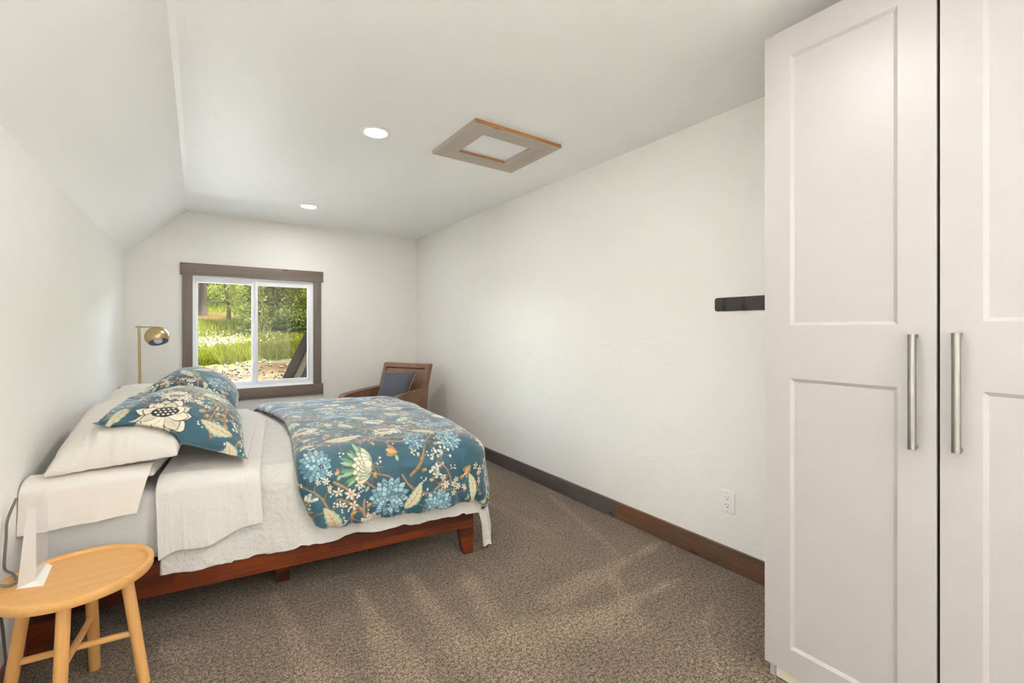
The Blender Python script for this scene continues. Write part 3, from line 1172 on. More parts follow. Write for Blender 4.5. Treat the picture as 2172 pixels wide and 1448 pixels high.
# ================================================================ floral print (painted into the cloth's colour attribute)
class Canvas:
    def __init__(self, x0, x1, y0, y1, ppm, bg):
        self.x0, self.y0, self.ppm = x0, y0, ppm
        self.w, self.h = int((x1 - x0) * ppm), int((y1 - y0) * ppm)
        self.a = np.empty((self.w, self.h, 3), np.float32)
        self.a[:] = bg

    def poly(self, pts, col, alpha=1.0):
        p = (np.asarray(pts, float) - (self.x0, self.y0)) * self.ppm
        lo = np.maximum(np.floor(p.min(0)).astype(int), 0)
        hi = np.minimum(np.ceil(p.max(0)).astype(int) + 1, (self.w, self.h))
        if (hi - lo).min() <= 0:
            return
        X, Y = np.meshgrid(np.arange(lo[0], hi[0]) + 0.5, np.arange(lo[1], hi[1]) + 0.5, indexing='ij')
        ins = np.zeros(X.shape, bool)
        q = np.roll(p, -1, 0)
        for (ax, ay), (bx, by) in zip(p, q):
            if ay == by:
                continue
            c = (Y >= min(ay, by)) & (Y < max(ay, by))
            ins ^= c & (X < (bx - ax) * (Y - ay) / (by - ay) + ax)
        sub = self.a[lo[0]:hi[0], lo[1]:hi[1]]
        sub[ins] = sub[ins] * (1 - alpha) + np.array(col, np.float32) * alpha

    def line(self, pts, w0, col, w1=None, alpha=1.0):
        pts = np.asarray(pts, float)
        n = len(pts)
        d = np.gradient(pts, axis=0)
        d /= np.linalg.norm(d, axis=1, keepdims=True) + 1e-9
        nn = np.stack([-d[:, 1], d[:, 0]], 1)
        ww = np.linspace(w0, w0 if w1 is None else w1, n)[:, None] / 2
        self.poly(np.concatenate([pts + nn * ww, (pts - nn * ww)[::-1]]), col, alpha)

    def sample(self, X, Y):
        fx = np.clip((X - self.x0) * self.ppm - 0.5, 0, self.w - 1.001)
        fy = np.clip((Y - self.y0) * self.ppm - 0.5, 0, self.h - 1.001)
        i, j = fx.astype(int), fy.astype(int)
        u, v = (fx - i)[..., None], (fy - j)[..., None]
        A = self.a
        return (A[i, j] * (1 - u) + A[i + 1, j] * u) * (1 - v) + (A[i, j + 1] * (1 - u) + A[i + 1, j + 1] * u) * v


def K(r, g, b):
    return rgb(r, g, b)[:3]


BG = K(40, 84, 100)
DK = K(24, 46, 58)
CREAM = K(226, 216, 194)
CREAM2 = K(206, 196, 172)
GREEN = K(98, 140, 108)
GREEN2 = K(150, 176, 146)
DGREEN = K(52, 92, 74)
BLUE1, BLUE2, BLUE3 = K(168, 196, 202), K(122, 162, 174), K(84, 126, 142)
OCHRE, OCHRE2 = K(196, 152, 92), K(158, 116, 70)
BROWN, BROWN2 = K(134, 110, 86), K(92, 74, 60)


def petal(cx, cy, ang, r0, r1, wd, tip=0.5, n=9):
    """pointed / rounded petal outline"""
    t = np.linspace(0, 1, n)
    half = wd * np.sin(PI * t ** (0.75 + tip)) ** (0.75)
    r = r0 + (r1 - r0) * t
    ca, sa = math.cos(ang), math.sin(ang)
    L = np.concatenate([np.stack([r, half], 1), np.stack([r, -half], 1)[::-1]])
    return np.stack([cx + L[:, 0] * ca - L[:, 1] * sa, cy + L[:, 0] * sa + L[:, 1] * ca], 1)


def m_lotus(cv, x, y, s, rot, rg):
    for ring, (n, r1, wd) in enumerate(((11, 1.0, 0.24), (9, 0.8, 0.24))):
        for k in range(n):
            a = rot + 2 * PI * (k + 0.5 * ring) / n
            rr = s * r1 * (0.92 + 0.12 * rg.rand())
            cv.poly(petal(x, y, a, 0, rr, s * wd, 0.55), DK)
            cv.poly(petal(x, y, a, 0, rr * 0.96, s * wd * 0.88, 0.55), CREAM if (k + ring) % 3 else CREAM2)
            cv.line([(x + math.cos(a) * rr * 0.45, y + math.sin(a) * rr * 0.45), (x + math.cos(a) * rr * 0.8, y + math.sin(a) * rr * 0.8)], s * 0.012, K(150, 140, 120))
    ox, oy = x + 0.16 * s * math.cos(rot), y + 0.16 * s * math.sin(rot)
    t = np.linspace(0, 2 * PI, 24, endpoint=False)
    ca, sa = math.cos(rot), math.sin(rot)
    e = np.stack([0.25 * s * np.cos(t), 0.44 * s * np.sin(t)], 1)
    cv.poly(np.stack([ox + e[:, 0] * ca - e[:, 1] * sa, oy + e[:, 0] * sa + e[:, 1] * ca], 1), K(34, 40, 46))
    for i in range(-2, 3):
        for j in (-1, 0, 1):
            u, v = 0.13 * s * j, 0.15 * s * i + 0.06 * s * (j % 2)
            if (u / (0.22 * s)) ** 2 + (v / (0.40 * s)) ** 2 < 1:
                d = np.stack([0.04 * s * np.cos(t[::3]), 0.05 * s * np.sin(t[::3])], 1)
                px, py = ox + u * ca - v * sa, oy + u * sa + v * ca
                cv.poly(d + (px, py), CREAM)


def m_dahlia(cv, x, y, s, rot, rg, cols=(BLUE1, BLUE2, BLUE3)):
    off = np.array([math.cos(rot), math.sin(rot)]) * s * 0.38
    for ring in range(6):
        f = 1 - ring / 6.4
        n = int(15 - ring * 1.6)
        cx, cy = x + off[0] * (1 - f), y + off[1] * (1 - f)
        for k in range(n):
            a = 2 * PI * (k + 0.5 * (ring % 2)) / n + rg.rand() * 0.08
            rr = s * f * (0.95 + 0.1 * rg.rand())
            cv.poly(petal(cx, cy, a, rr * 0.35, rr, s * 0.19 * (0.5 + 0.5 * f), 0.1), K(48, 78, 92))
            c = cols[(k + ring) % 2] if rg.rand() > 0.18 else cols[2]
            cv.poly(petal(cx, cy, a, rr * 0.38, rr * 0.95, s * 0.15 * (0.5 + 0.5 * f), 0.1), c)
    t = np.linspace(0, 2 * PI, 16, endpoint=False)
    cv.poly(np.stack([x + off[0] + 0.13 * s * np.cos(t), y + off[1] + 0.16 * s * np.sin(t)], 1), K(40, 66, 84))
    for k in range(14):
        a, rr = rg.rand() * 6.28, 0.25 * s * rg.rand()
        d = np.stack([0.022 * s * np.cos(t[::4]), 0.022 * s * np.sin(t[::4])], 1)
        cv.poly(d + (x + off[0] + rr * math.cos(a), y + off[1] + rr * math.sin(a)), BLUE1)


def m_protea(cv, x, y, s, rot, rg):
    for k in range(16):
        a = rot + PI + (k - 7.5) * 0.16
        cv.poly(petal(x, y, a, 0.1 * s, s * (0.9 + 0.25 * rg.rand()), s * 0.08, 0.7), (GREEN, DGREEN, GREEN2)[k % 3])
    for ring, n in enumerate((7, 6, 5, 4)):
        for k in range(n):
            a = rot + PI + (k - (n - 1) / 2) * 0.34
            rr = s * (0.9 - 0.17 * ring)
            cv.poly(petal(x + 0.25 * s * math.cos(rot), y + 0.25 * s * math.sin(rot), a, 0, rr, s * 0.17, 0.3), K(108, 120, 96))
            cv.poly(petal(x + 0.25 * s * math.cos(rot), y + 0.25 * s * math.sin(rot), a, 0, rr * 0.95, s * 0.14, 0.3), CREAM if rg.rand() > 0.25 else K(196, 200, 172))
    for k in range(3):
        a = rot + (k - 1) * 0.5
        cv.line([(x + 0.2 * s * math.cos(rot), y + 0.2 * s * math.sin(rot)), (x + 0.75 * s * math.cos(a), y + 0.75 * s * math.sin(a))], s * 0.06, BROWN, s * 0.02)


def m_leaf(cv, x, y, s, rot, rg, body=CREAM2, vein=OCHRE, edge=GREEN2):
    n = 22
    t = np.linspace(0, 1, n)
    half = 0.40 * s * np.sin(PI * t ** 0.8) ** 0.8 * (1 + 0.10 * np.cos(t * 42))
    bend = 0.18 * s * np.sin(PI * t)
    r = s * 2 * (t - 0.5)
    for f, c in ((1.08, DGREEN), (1.0, edge), (0.74, body)):
        L = np.concatenate([np.stack([r * (0.96 + 0.04 * f), bend + half * f], 1), np.stack([r * (0.96 + 0.04 * f), bend - half * f], 1)[::-1]])
        ca, sa = math.cos(rot), math.sin(rot)
        cv.poly(np.stack([x + L[:, 0] * ca - L[:, 1] * sa, y + L[:, 0] * sa + L[:, 1] * ca], 1), c)
    mid = np.stack([x + r * ca - bend * sa, y + r * sa + bend * ca], 1)
    cv.line(mid, 0.09 * s, vein, 0.02 * s)
    for i in range(3, n - 4, 3):
        for sg in (-1, 1):
            a = rot + sg * 0.75
            L_ = half[i] * 0.95
            cv.line([mid[i], mid[i] + (math.cos(a) * L_, math.sin(a) * L_)], 0.035 * s, vein if i % 2 else OCHRE2, 0.01 * s)


def m_star(cv, x, y, s, rot, rg, n=6):
    for k in range(n):
        a = rot + 2 * PI * k / n
        cv.poly(petal(x, y, a, 0.1 * s, s, s * 0.2, 0.3), CREAM)
        cv.line([(x, y), (x + 0.5 * s * math.cos(a), y + 0.5 * s * math.sin(a))], s * 0.05, OCHRE)
    t = np.linspace(0, 2 * PI, 8, endpoint=False)
    cv.poly(np.stack([x + 0.16 * s * np.cos(t), y + 0.16 * s * np.sin(t)], 1), OCHRE)


def curve_pts(x, y, rot, L, bend, rg, n=16):
    a = rot + bend * np.linspace(-0.5, 0.5, n) + 0.25 * np.sin(np.linspace(0, 7, n) + rg.rand() * 6)
    st = L / n
    return np.stack([x + np.cumsum(np.cos(a)) * st, y + np.cumsum(np.sin(a)) * st], 1)


def m_branch(cv, x, y, s, rot, rg, wd=0.012):
    p = curve_pts(x, y, rot, s, 3.0 * (rg.rand() - 0.5), rg, 22)
    cv.line(p, wd * 1.25, BROWN2, wd * 0.5)
    cv.line(p, wd * 0.85, BROWN, wd * 0.3)
    cv.line(p + (wd * 0.15, wd * 0.1), wd * 0.25, K(176, 150, 118), wd * 0.1)
    for k in range(3, 20, 3):
        sg = 1 if (k // 3) % 2 else -1
        q = curve_pts(p[k][0], p[k][1], rot + sg * (0.7 + 0.6 * rg.rand()), s * (0.16 + 0.16 * rg.rand()), sg * 1.6, rg, 10)
        cv.line(q, wd * 0.4, BROWN if rg.rand() > 0.5 else OCHRE2, wd * 0.12)
        e = q[-1]
        kind = rg.rand()
        a = rot + sg * 1.2
        if kind < 0.4:
            cv.poly(petal(e[0], e[1], a, 0, 0.026, 0.008, 0.4), OCHRE)
            cv.poly(petal(e[0], e[1], a + 1.1, 0, 0.02, 0.006, 0.4), OCHRE2)
        elif kind < 0.6:
            cv.poly(petal(e[0], e[1], a, 0, 0.030, 0.008, 0.4), GREEN2)
        else:
            for j in range(5):
                dx, dy = (rg.rand(2) - 0.5) * 0.034
                t = np.linspace(0, 2 * PI, 7, endpoint=False)
                cv.poly(np.stack([e[0] + dx + 0.0042 * np.cos(t), e[1] + dy + 0.0042 * np.sin(t)], 1), CREAM)


def m_berries(cv, x, y, s, rot, rg):
    for j in range(16):
        a, r_ = rg.rand() * 6.28, s * math.sqrt(rg.rand())
        px, py = x + r_ * math.cos(a), y + r_ * math.sin(a)
        cv.line([(x, y), ((x + px) / 2 + 0.004, (y + py) / 2), (px, py)], 0.0025, BROWN if j % 2 else OCHRE2)
        t = np.linspace(0, 2 * PI, 8, endpoint=False)
        rr = 0.006 + 0.003 * rg.rand()
        cv.poly(np.stack([px + rr * np.cos(t), py + rr * np.sin(t)], 1), CREAM if j % 3 else BLUE1)


def m_tulip(cv, x, y, s, rot, rg):
    for k in (-1, 1, 0):
        cv.poly(petal(x, y, rot + k * 0.42, 0, s, s * 0.2, 0.6), OCHRE2 if k else OCHRE)
    q = curve_pts(x, y, rot + PI, s * 1.1, 1.2, rg, 10)
    cv.line(q, 0.006, DGREEN, 0.003)


MOTIF = dict(lotus=m_lotus, dahlia=m_dahlia, protea=m_protea, leaf=m_leaf, star=m_star, branch=m_branch, berries=m_berries, tulip=m_tulip)


def paint(x0, x1, y0, y1, ppm, fixed, seed, fill=True, tile=None):
    rg = np.random.RandomState(seed)
    cv = Canvas(x0, x1, y0, y1, ppm, BG)
    # quiet mottling of the dyed ground
    GXc, GYc = np.meshgrid(np.arange(cv.w) / ppm, np.arange(cv.h) / ppm, indexing='ij')
    cv.a *= (1 + 0.10 * fbm(GXc * 30, GYc * 30, 3))[..., None].astype(np.float32)
    area = (x1 - x0) * (y1 - y0)
    for i in range(int(area * 34)):
        m_branch(cv, x0 + rg.rand() * (x1 - x0), y0 + rg.rand() * (y1 - y0), 0.16 + 0.14 * rg.rand(), rg.rand() * 6.28, rg, 0.010 + 0.012 * rg.rand())
    pts = [(f[1], f[2], f[3]) for f in fixed if f[0] not in ('branch',)]
    items = []
    if fill:
        kinds = [('lotus', .075), ('dahlia', .075), ('protea', .085), ('leaf', .07), ('star', .024), ('star', .022), ('leaf', .06), ('berries', .045), ('tulip', .05), ('dahlia', .06), ('star', .02), ('berries', .03), ('leaf', .04), ('tulip', .035)]
        tries = 0
        k = 0
        while tries < int(area * 900):
            tries += 1
            nm_, s_ = kinds[k % len(kinds)]
            x, y = x0 + rg.rand() * (x1 - x0), y0 + rg.rand() * (y1 - y0)
            if all((x - a) ** 2 + (y - b) ** 2 > ((s_ + c) * 0.90) ** 2 for a, b, c in pts):
                pts.append((x, y, s_))
                items.append((nm_, x, y, s_ * (0.9 + 0.2 * rg.rand()), rg.rand() * 6.28))
                k += 1
    for it in sorted(items + list(fixed), key=lambda f: 0 if f[0] == 'branch' else 1):
        MOTIF[it[0]](cv, it[1], it[2], it[3], it[4], rg)
        if it[0] == 'star':
            for j in range(3):
                a = it[4] + j * 2.1
                m_star(cv, it[1] + it[3] * 1.9 * math.cos(a), it[2] + it[3] * 1.9 * math.sin(a), it[3] * 0.8, a, rg, 5)
    for ax in (0, 1):                                # soften the printed edges a little
        cv.a = 0.25 * np.roll(cv.a, 1, ax) + 0.5 * cv.a + 0.25 * np.roll(cv.a, -1, ax)
    return cv


# ================================================================ bed
BA = math.radians(-7.6)
BF = (1.30, 2.215, 0.0)


def LW(sx, t, z):
    """bed coordinates: sx from the foot towards the head, t from the near side, z up -> local mesh coords"""
    return np.stack([-np.asarray(sx, float), np.asarray(t, float), np.asarray(z, float)], -1)


BL, BW, MZ = 1.862, 1.80, 0.592
bed = thing('bed', 'low dark red-brown wooden platform bed frame with tapered legs', 'bed', BF, BA)
box('side_rail', -BL + 0.004, -0.012, -0.002, 0.024, 0.150, 0.297, M['acacia'], bed, 0.003)
box('side_rail', -BL + 0.004, -0.012, BW - 0.03, BW - 0.004, 0.150, 0.297, M['acacia'], bed, 0.003)
box('foot_rail', -0.040, -0.0125, 0.025, BW - 0.031, 0.150, 0.297, M['acacia'], bed, 0.003)
box('head_rail', -BL + 0.004, -BL + 0.03, 0.025, BW - 0.031, 0.150, 0.297, M['acacia'], bed, 0.003)
box('slat_deck', -BL + 0.031, -0.041, 0.025, BW - 0.031, 0.268, 0.286, M['acacia'], bed)
box('centre_rail', -BL + 0.031, -0.041, BW / 2 - 0.03, BW / 2 + 0.03, 0.20, 0.267, M['acacia'], bed)


def tleg(x0, x1, y0, y1, dx, dy):
    """tapered leg: full section at the rail, narrower at the floor (dx, dy: inset at the inner faces)"""
    bm = bmesh.new()
    a = [bm.verts.new(v) for v in ((x0, y0, 0.16), (x1, y0, 0.16), (x1, y1, 0.16), (x0, y1, 0.16))]
    lo = [(x0 + max(dx, 0), y0 + max(dy, 0)), (x1 + min(dx, 0), y0 + max(dy, 0)), (x1 + min(dx, 0), y1 + min(dy, 0)), (x0 + max(dx, 0), y1 + min(dy, 0))]
    b = [bm.verts.new((p[0], p[1], 0.0)) for p in lo]
    bm.faces.new(a)
    bm.faces.new(b)
    for i in range(4):
        bm.faces.new((a[i], a[(i + 1) % 4], b[(i + 1) % 4], b[i]))
    return bm


for x0, x1, dx in ((-0.095, -0.0125, 0.026), (-BL + 0.01, -BL + 0.09, -0.026)):
    bm_obj('leg', tleg(x0, x1, 0.001, 0.075, dx, -0.022), M['acacia'], bed)
    bm_obj('leg', tleg(x0, x1, BW - 0.08, BW - 0.006, dx, 0.022), M['acacia'], bed)
for x in (-0.98, ):
    for y in (0.17, BW - 0.2):
        box('support_leg', x - 0.03, x + 0.03, y, y + 0.06, 0.0, 0.267, M['acacia'], bed)


def drape(a, b, ztop, r, flare, head=BL, pn=2.0, off=0.0, crown=0.03):
    """lay flat cloth coordinates (a from the foot end, b from the near side) over the mattress"""
    a, b = np.asarray(a, float), np.asarray(b, float)
    qa = np.minimum(a - r, 0)
    qb = np.minimum(b - r, 0) + np.maximum(b - (BW - r), 0)
    rho = (np.abs(qa) ** pn + np.abs(qb) ** pn) ** (1 / pn) + 1e-9
    eu = np.hypot(qa, qb) + 1e-9
    lim = r * PI / 2
    hor = np.where(rho < lim, (r + off) * np.sin(np.minimum(rho, lim) / r), r + off + flare * (rho - lim))
    hor = np.where(eu < 1e-6, 0, hor)
    drop = np.where(rho < lim, r * (1 - np.cos(np.minimum(rho, lim) / r)), r + (rho - lim))
    S = np.maximum(a, r) + qa / eu * hor
    Tt = np.clip(b, r, BW - r) + qb / eu * hor
    cr = crown * np.sin(PI * np.clip(Tt / BW, 0, 1)) ** 0.7
    Z = ztop + cr - drop
    return S, Tt, Z, drop


def bed_cloth(name, P, mat, label, cat, colors=None, back=None, group=None):
    o = grid_mesh(name, P, mat, colors=colors, back=back, loc=BF, rotz=BA, coarse=4 if colors is not None else 0)
    return tag(o, label, cat, group)


def inset(t):
    """the soft foot end of the bedding draws in towards the far side"""
    return 0.12 * np.clip((np.asarray(t, float) - 0.35) / 1.4, 0, 1.2) ** 1.3


# mattress in its fitted sheet
bm = bmesh.new()
add_box(bm, -BL + 0.006, -0.02, 0.004, BW - 0.012, 0.2985, MZ, 0.065, 6)
for v in bm.verts:
    if v.co.x > -0.5:
        v.co.x -= float(inset(v.co.y))
o = bm_obj('mattress', bm, M['fitted'], None, smooth=True, loc=BF, rot=(0, 0, BA))
tag(o, 'mattress in a pale grey fitted sheet on the wooden bed frame', 'mattress')


def shell(P, th):
    """inner skin of a cloth, th: thickness array"""
    n = normals_of(P)
    if n[n.shape[0] // 2, n.shape[1] // 2, 2] < 0:
        n = -n
    return P - n * np.asarray(th)[..., None]


# crinkled white quilt: hangs over the near side and the foot, with a pointed corner
def lay(av, bv):
    return np.meshgrid(av, bv, indexing='ij')


aq = np.concatenate([np.linspace(-0.40, 0.12, 80), np.linspace(0.127, 1.44, 170)])
bq = np.concatenate([np.linspace(-0.334, 0.15, 110), np.linspace(0.16, BW + 0.25, 90)])
A_, B_ = lay(aq, bq)
A_ = np.where(A_ < 0, A_ * (1 - 0.75 * np.clip((B_ - 0.20) / 0.35, 0, 1)), A_)
edge_w = 0.018 * fbm(A_ * 9, B_ * 0 + 3.1, 3) * (B_ < 0)
Bs = np.where(B_ < 0, B_ * (1 + edge_w / 0.345), B_)
Bs = np.where((A_ > 1.18) & (Bs < 0), Bs * 1.03, Bs)
Bs = np.where((A_ < -0.015) & (Bs < 0), Bs * (1 + 0.55 * np.clip((-A_ - 0.015) / 0.10, 0, 1) * np.clip((0.46 + A_) / 0.30, 0, 1)), Bs)
S, Tt, Z, dr = drape(A_ - inset(Bs), Bs, 0.615, 0.082, 0.035, off=0.012, crown=0.024)
S = S + inset(Bs)
h = 0.004 * fbm(A_ * 7, B_ * 7, 4) + 0.005 * (ridged(A_ * 5 + 2, B_ * 5, 3) - 0.2)
hang = np.clip(dr / 0.3, 0, 1)
low = np.clip((dr - 0.29) / 0.08, 0, 1)                       # below the duvet and sheet hems the quilt is free to ripple
amp = (0.25 + 0.75 * low)
Tt = np.where(B_ < 0.9, Tt - hang * (A_ > 0.0) * (0.003 + amp * np.abs(0.011 + 0.010 * np.sin(A_ * 17 + 2 * fbm(A_ * 3, B_ * 3)) + 0.006 * fbm(A_ * 14, B_ * 10, 3))), Tt)
S = S - (A_ < 0.05) * hang * (0.012 + 0.05 * low * np.clip(-B_ / 0.1, 0, 1) + 0.012 * np.abs(np.sin(B_ * 19 + 1.0)))
phi = np.arctan2(-(B_ - 0.055), -(A_ - 0.055))
m = np.clip((-A_ - 0.01) / 0.03, 0, 1) * np.clip((dr - 0.30) / 0.06, 0, 1) * (B_ < 0.05)
S = S * (1 - m) + np.minimum(S, -0.024 - 0.085 * np.clip((-A_ - 0.04) / 0.34, 0, 1) ** 0.8 - 0.006 * np.sin(phi * 16)) * m
Tt = Tt + m * (0.004 + 0.006 * np.sin(phi * 13 + 1))
P = LW(S, Tt, np.maximum(Z + h, np.where(B_ > BW - 0.12, 0.325, 0.03)))
bed_cloth('quilt', P, M['quilt'], 'crinkled white quilt under the floral duvet, hanging over the bed rail', 'quilt', back=shell(P, 0.007 * np.ones_like(A_)))

# folded top sheet with a hem band
at_ = np.linspace(1.075, 1.455, 150)
bt = np.concatenate([np.linspace(-0.232, 0.12, 110), np.linspace(0.13, BW + 0.1, 80)])
A_, B_ = lay(at_, bt)
A_ = A_ + (1.455 - A_) / 0.38 * np.clip(B_ - 1.15, 0, 1) * 0.26
slope = (A_ - 1.075) / 0.38
Bs = np.where(B_ < 0, B_ * (0.93 + 0.36 * slope - 0.05 * np.sin(slope * 9)), B_)
S, Tt, Z, dr = drape(A_ - 0.02 * np.clip(-B_ / 0.3, 0, 1), Bs, 0.640, 0.06, 0.03, off=0.030, crown=0.026)
hang = np.clip(dr / 0.3, 0, 1)
Tt = Tt - np.where(B_ < 0.9, 1, -1) * hang * (0.014 + 0.008 * np.sin(A_ * 30 + 1.2 * fbm(A_ * 4, B_ * 3)) + 0.012 * ridged(A_ * 9, B_ * 1.2 + 4))
h = 0.004 * fbm(A_ * 8, B_ * 5, 3) - 0.0025 * np.exp(-((A_ - 1.135) / 0.004) ** 2)
P = LW(S, Tt, Z + h)
bed_cloth('top_sheet', P, M['crisp'], 'crisp white top sheet folded back over the side of the bed', 'sheet', back=shell(P, 0.006 * np.ones_like(A_)))

# floral duvet
fixed = [
    ('lotus', 0.454, 0.235, 0.088, 1.2), ('dahlia', 0.345, 0.075, 0.062, 2.0), ('leaf', 0.268, 0.15, 0.075, 0.6), ('dahlia', 0.845, 0.015, 0.078, 3.6),
    ('protea', 0.615, -0.02, 0.115, 3.3), ('dahlia', 0.508, -0.175, 0.10, -1.4), ('leaf', 0.048, -0.205, 0.085, 1.25), ('leaf', 0.782, -0.255, 0.085, 1.2),
    ('star', 0.690, -0.135, 0.030, 0.3), ('star', -0.02, -0.12, 0.028, 0.5), ('tulip', 0.452, 0.02, 0.06, 0.4), ('leaf', 0.388, -0.19, 0.075, 2.2),
    ('dahlia', 0.16, 0.06, 0.07, 0.9), ('berries', 0.228, -0.01, 0.055, 0), ('leaf', 0.69, 0.19, 0.10, 2.9), ('star', 0.80, -0.06, 0.018, 0), ('lotus', 0.60, -0.30, 0.07, -1.5),
    ('branch', 0.93, -0.03, 0.34, -1.2), ('branch', 0.45, -0.06, 0.40, 3.5), ('branch', 0.12, 0.03, 0.42, 2.6), ('branch', 0.62, -0.16, 0.22, -1.5), ('branch', 0.27, -0.04, 0.25, 4.2),
    ('branch', 0.85, 0.15, 0.45, 3.3), ('branch', 0.5, 0.10, 0.4, 3.0)]
cv = paint(-0.45, 1.30, -0.42, 2.2, 900, fixed, 11)
ad = np.linspace(0, 1, 620)
bd = np.concatenate([np.linspace(-0.302, 0.30, 340), np.linspace(0.302, 1.0, 260)[1:], np.linspace(1.0, BW + 0.25, 180)[1:]])
U_, B_ = lay(ad, bd)
aleft = np.interp(bd, [-0.302, -0.28, -0.22, -0.1, 0.05, 0.5, 0.9, 1.3, 1.8, 2.1], [0.80, 0.845, 0.875, 0.915, 0.93, 0.935, 0.965, 1.05, 1.19, 1.24])
aright = -0.29 + 1.2 * inset(bd)
A_ = aright[None, :] + (aleft - aright)[None, :] * U_
nearw = 0.014 * fbm(A_ * 11, 0 * A_ + 5, 3)
Bs = np.where(B_ < 0.05, 0.05 + (B_ - 0.05) * (0.95 + nearw / 0.4), B_)
pats = cv.sample(A_, Bs)
S, Tt, Z, dr = drape(A_ - inset(Bs), Bs, 0.662, 0.11, 0.10, pn=4.0, off=0.084, crown=0.024)
S = S + inset(Bs)
# border distance (flat) for the puffed edge
db = np.minimum(np.minimum((A_ - aright[None, :]), (aleft[None, :] - A_)), np.minimum(B_ + 0.302, BW + 0.25 - B_))
puff = np.clip(db / 0.055, 0, 1)
puff = np.sqrt(1 - (1 - puff) ** 2)
hang = np.clip(dr / 0.3, 0, 1)
und = 0.012 + 0.014 * fbm(A_ * 3.2, B_ * 2.4, 3) + 0.010 * (ridged(A_ * 3.0 + 1, B_ * 2.2, 3) - 0.4) * (1 - hang) + 0.010 * (ridged(A_ * 1.5 + 5, B_ * 7.5, 2) - 0.35) * np.clip((B_ - 0.9) / 0.4, 0, 1)
ruff = np.exp(-np.clip(db, 0, 1) / 0.05) * (0.012 * np.sin(A_ * 46 + 6 * fbm(A_ * 8, B_ * 4)) + 0.018 * fbm(A_ * 14, B_ * 8, 2))
P = LW(S, Tt, Z)
nn = normals_of(P)
if nn[310, 420, 2] < 0:
    nn = -nn
gather = 0.018 * np.exp(-((A_ - 0.12) / 0.03) ** 2) * np.clip(-B_ / 0.3, 0, 1) + 0.012 * np.exp(-((A_ - 0.69) / 0.02) ** 2) * np.clip((-B_ - 0.2) / 0.1, 0, 1)
P = P + nn * (und + ruff * hang - gather)[..., None]
Pm = P - nn * (0.034 * (1 - puff))[..., None]
Pb = P - nn * (0.034 + 0.010 * puff)[..., None]
bed_cloth('duvet', Pm, M['floral'], 'teal floral duvet with cream and blue blossoms folded across the foot of the bed', 'duvet', colors=pats, back=Pb)


def bp(sx, t, z):
    """bed coordinates -> world"""
    c_, s_ = math.cos(BA), math.sin(BA)
    x = -sx
    return np.array([BF[0] + x * c_ - t * s_, BF[1] + x * s_ + t * c_, z])


PG = 'white bed pillows'
# lower pillow with its open case end hanging over the side
lowp = thing('bed_pillow', 'lower white pillow whose pillowcase hem hangs over the near side of the bed', 'pillow', (0, 0, 0), 0, PG)
pb_ = pillow('pillow_body', [bp(1.85, 0.02, 0.672), bp(1.47, 0.02, 0.655), bp(1.47, 0.78, 0.655), bp(1.86, 0.80, 0.672)], M['crisp'], 0.075, 0.030, (60, 60), 0.02, 0.35, 0.006, 2.0, parent=lowp)
# the hanging case end: a double band of cloth
ah = np.linspace(1.475, 1.862, 90)
bh = np.linspace(-0.185, 0.06, 70)
A_, B_ = lay(ah, bh)
Bs = np.where(B_ < 0.0, B_ * (0.84 + 0.12 * (A_ - 1.475) / 0.387), B_)
sh_ = -0.05 * np.clip(-B_ / 0.18, 0, 1) * ((A_ - 1.475) / 0.387 < 0.5) * (1 - (A_ - 1.475) / 0.2)
S, Tt, Z, dr = drape(A_ - sh_ * 0.0 + 0.035 * np.clip(-B_ / 0.18, 0, 1) * (1.862 - A_) / 0.387, Bs, 0.702, 0.05, 0.04, off=0.034, crown=0.0)
hang = np.clip(dr / 0.2, 0, 1)
Tt = Tt - hang * (0.010 + 0.006 * np.sin(A_ * 40 + 2 * fbm(A_ * 5, B_ * 4)) + 0.010 * fbm(A_ * 8, B_ * 3, 3))
P = LW(S, Tt, Z)
Wc, Ws = math.cos(BA), math.sin(BA)
Pw = np.stack([BF[0] + P[..., 0] * Wc - P[..., 1] * Ws, BF[1] + P[..., 0] * Ws + P[..., 1] * Wc, P[..., 2]], -1)
nP = normals_of(Pw)
if nP[45, 60, 2] < 0:
    nP = -nP
ch_ = grid_mesh('case_hem', Pw, M['hem'], back=Pw - nP * 0.012, parent=lowp)

# plump oatmeal pillow lying against the wall
t1 = pillow('bed_pillow', [bp(1.80, -0.015, 0.705), bp(1.385, -0.005, 0.735), bp(1.42, 0.80, 0.76), bp(1.90, 0.80, 0.83)], M['linen'], 0.165, 0.030, (110, 110), 0.05, 0.40, 0.014, 4.0, warp=(rest_on([pb_, ch_]), rest_on([pb_, ch_], 0.01)))
tag(t1, 'plump oatmeal linen pillow under the floral sham at the near side', 'pillow', PG)
t3 = pillow('bed_pillow', [bp(1.93, 0.86, 0.75), bp(1.47, 0.86, 0.745), bp(1.52, 1.66, 0.745), bp(2.06, 1.66, 0.78)], M['linen'], 0.165, 0.030, (70, 70), 0.05, 0.42, 0.008, 8.0)
tag(t3, 'far white linen pillow against the wall below the brass lamp', 'pillow', PG)

# floral shams
SGp = 'floral pillow shams'


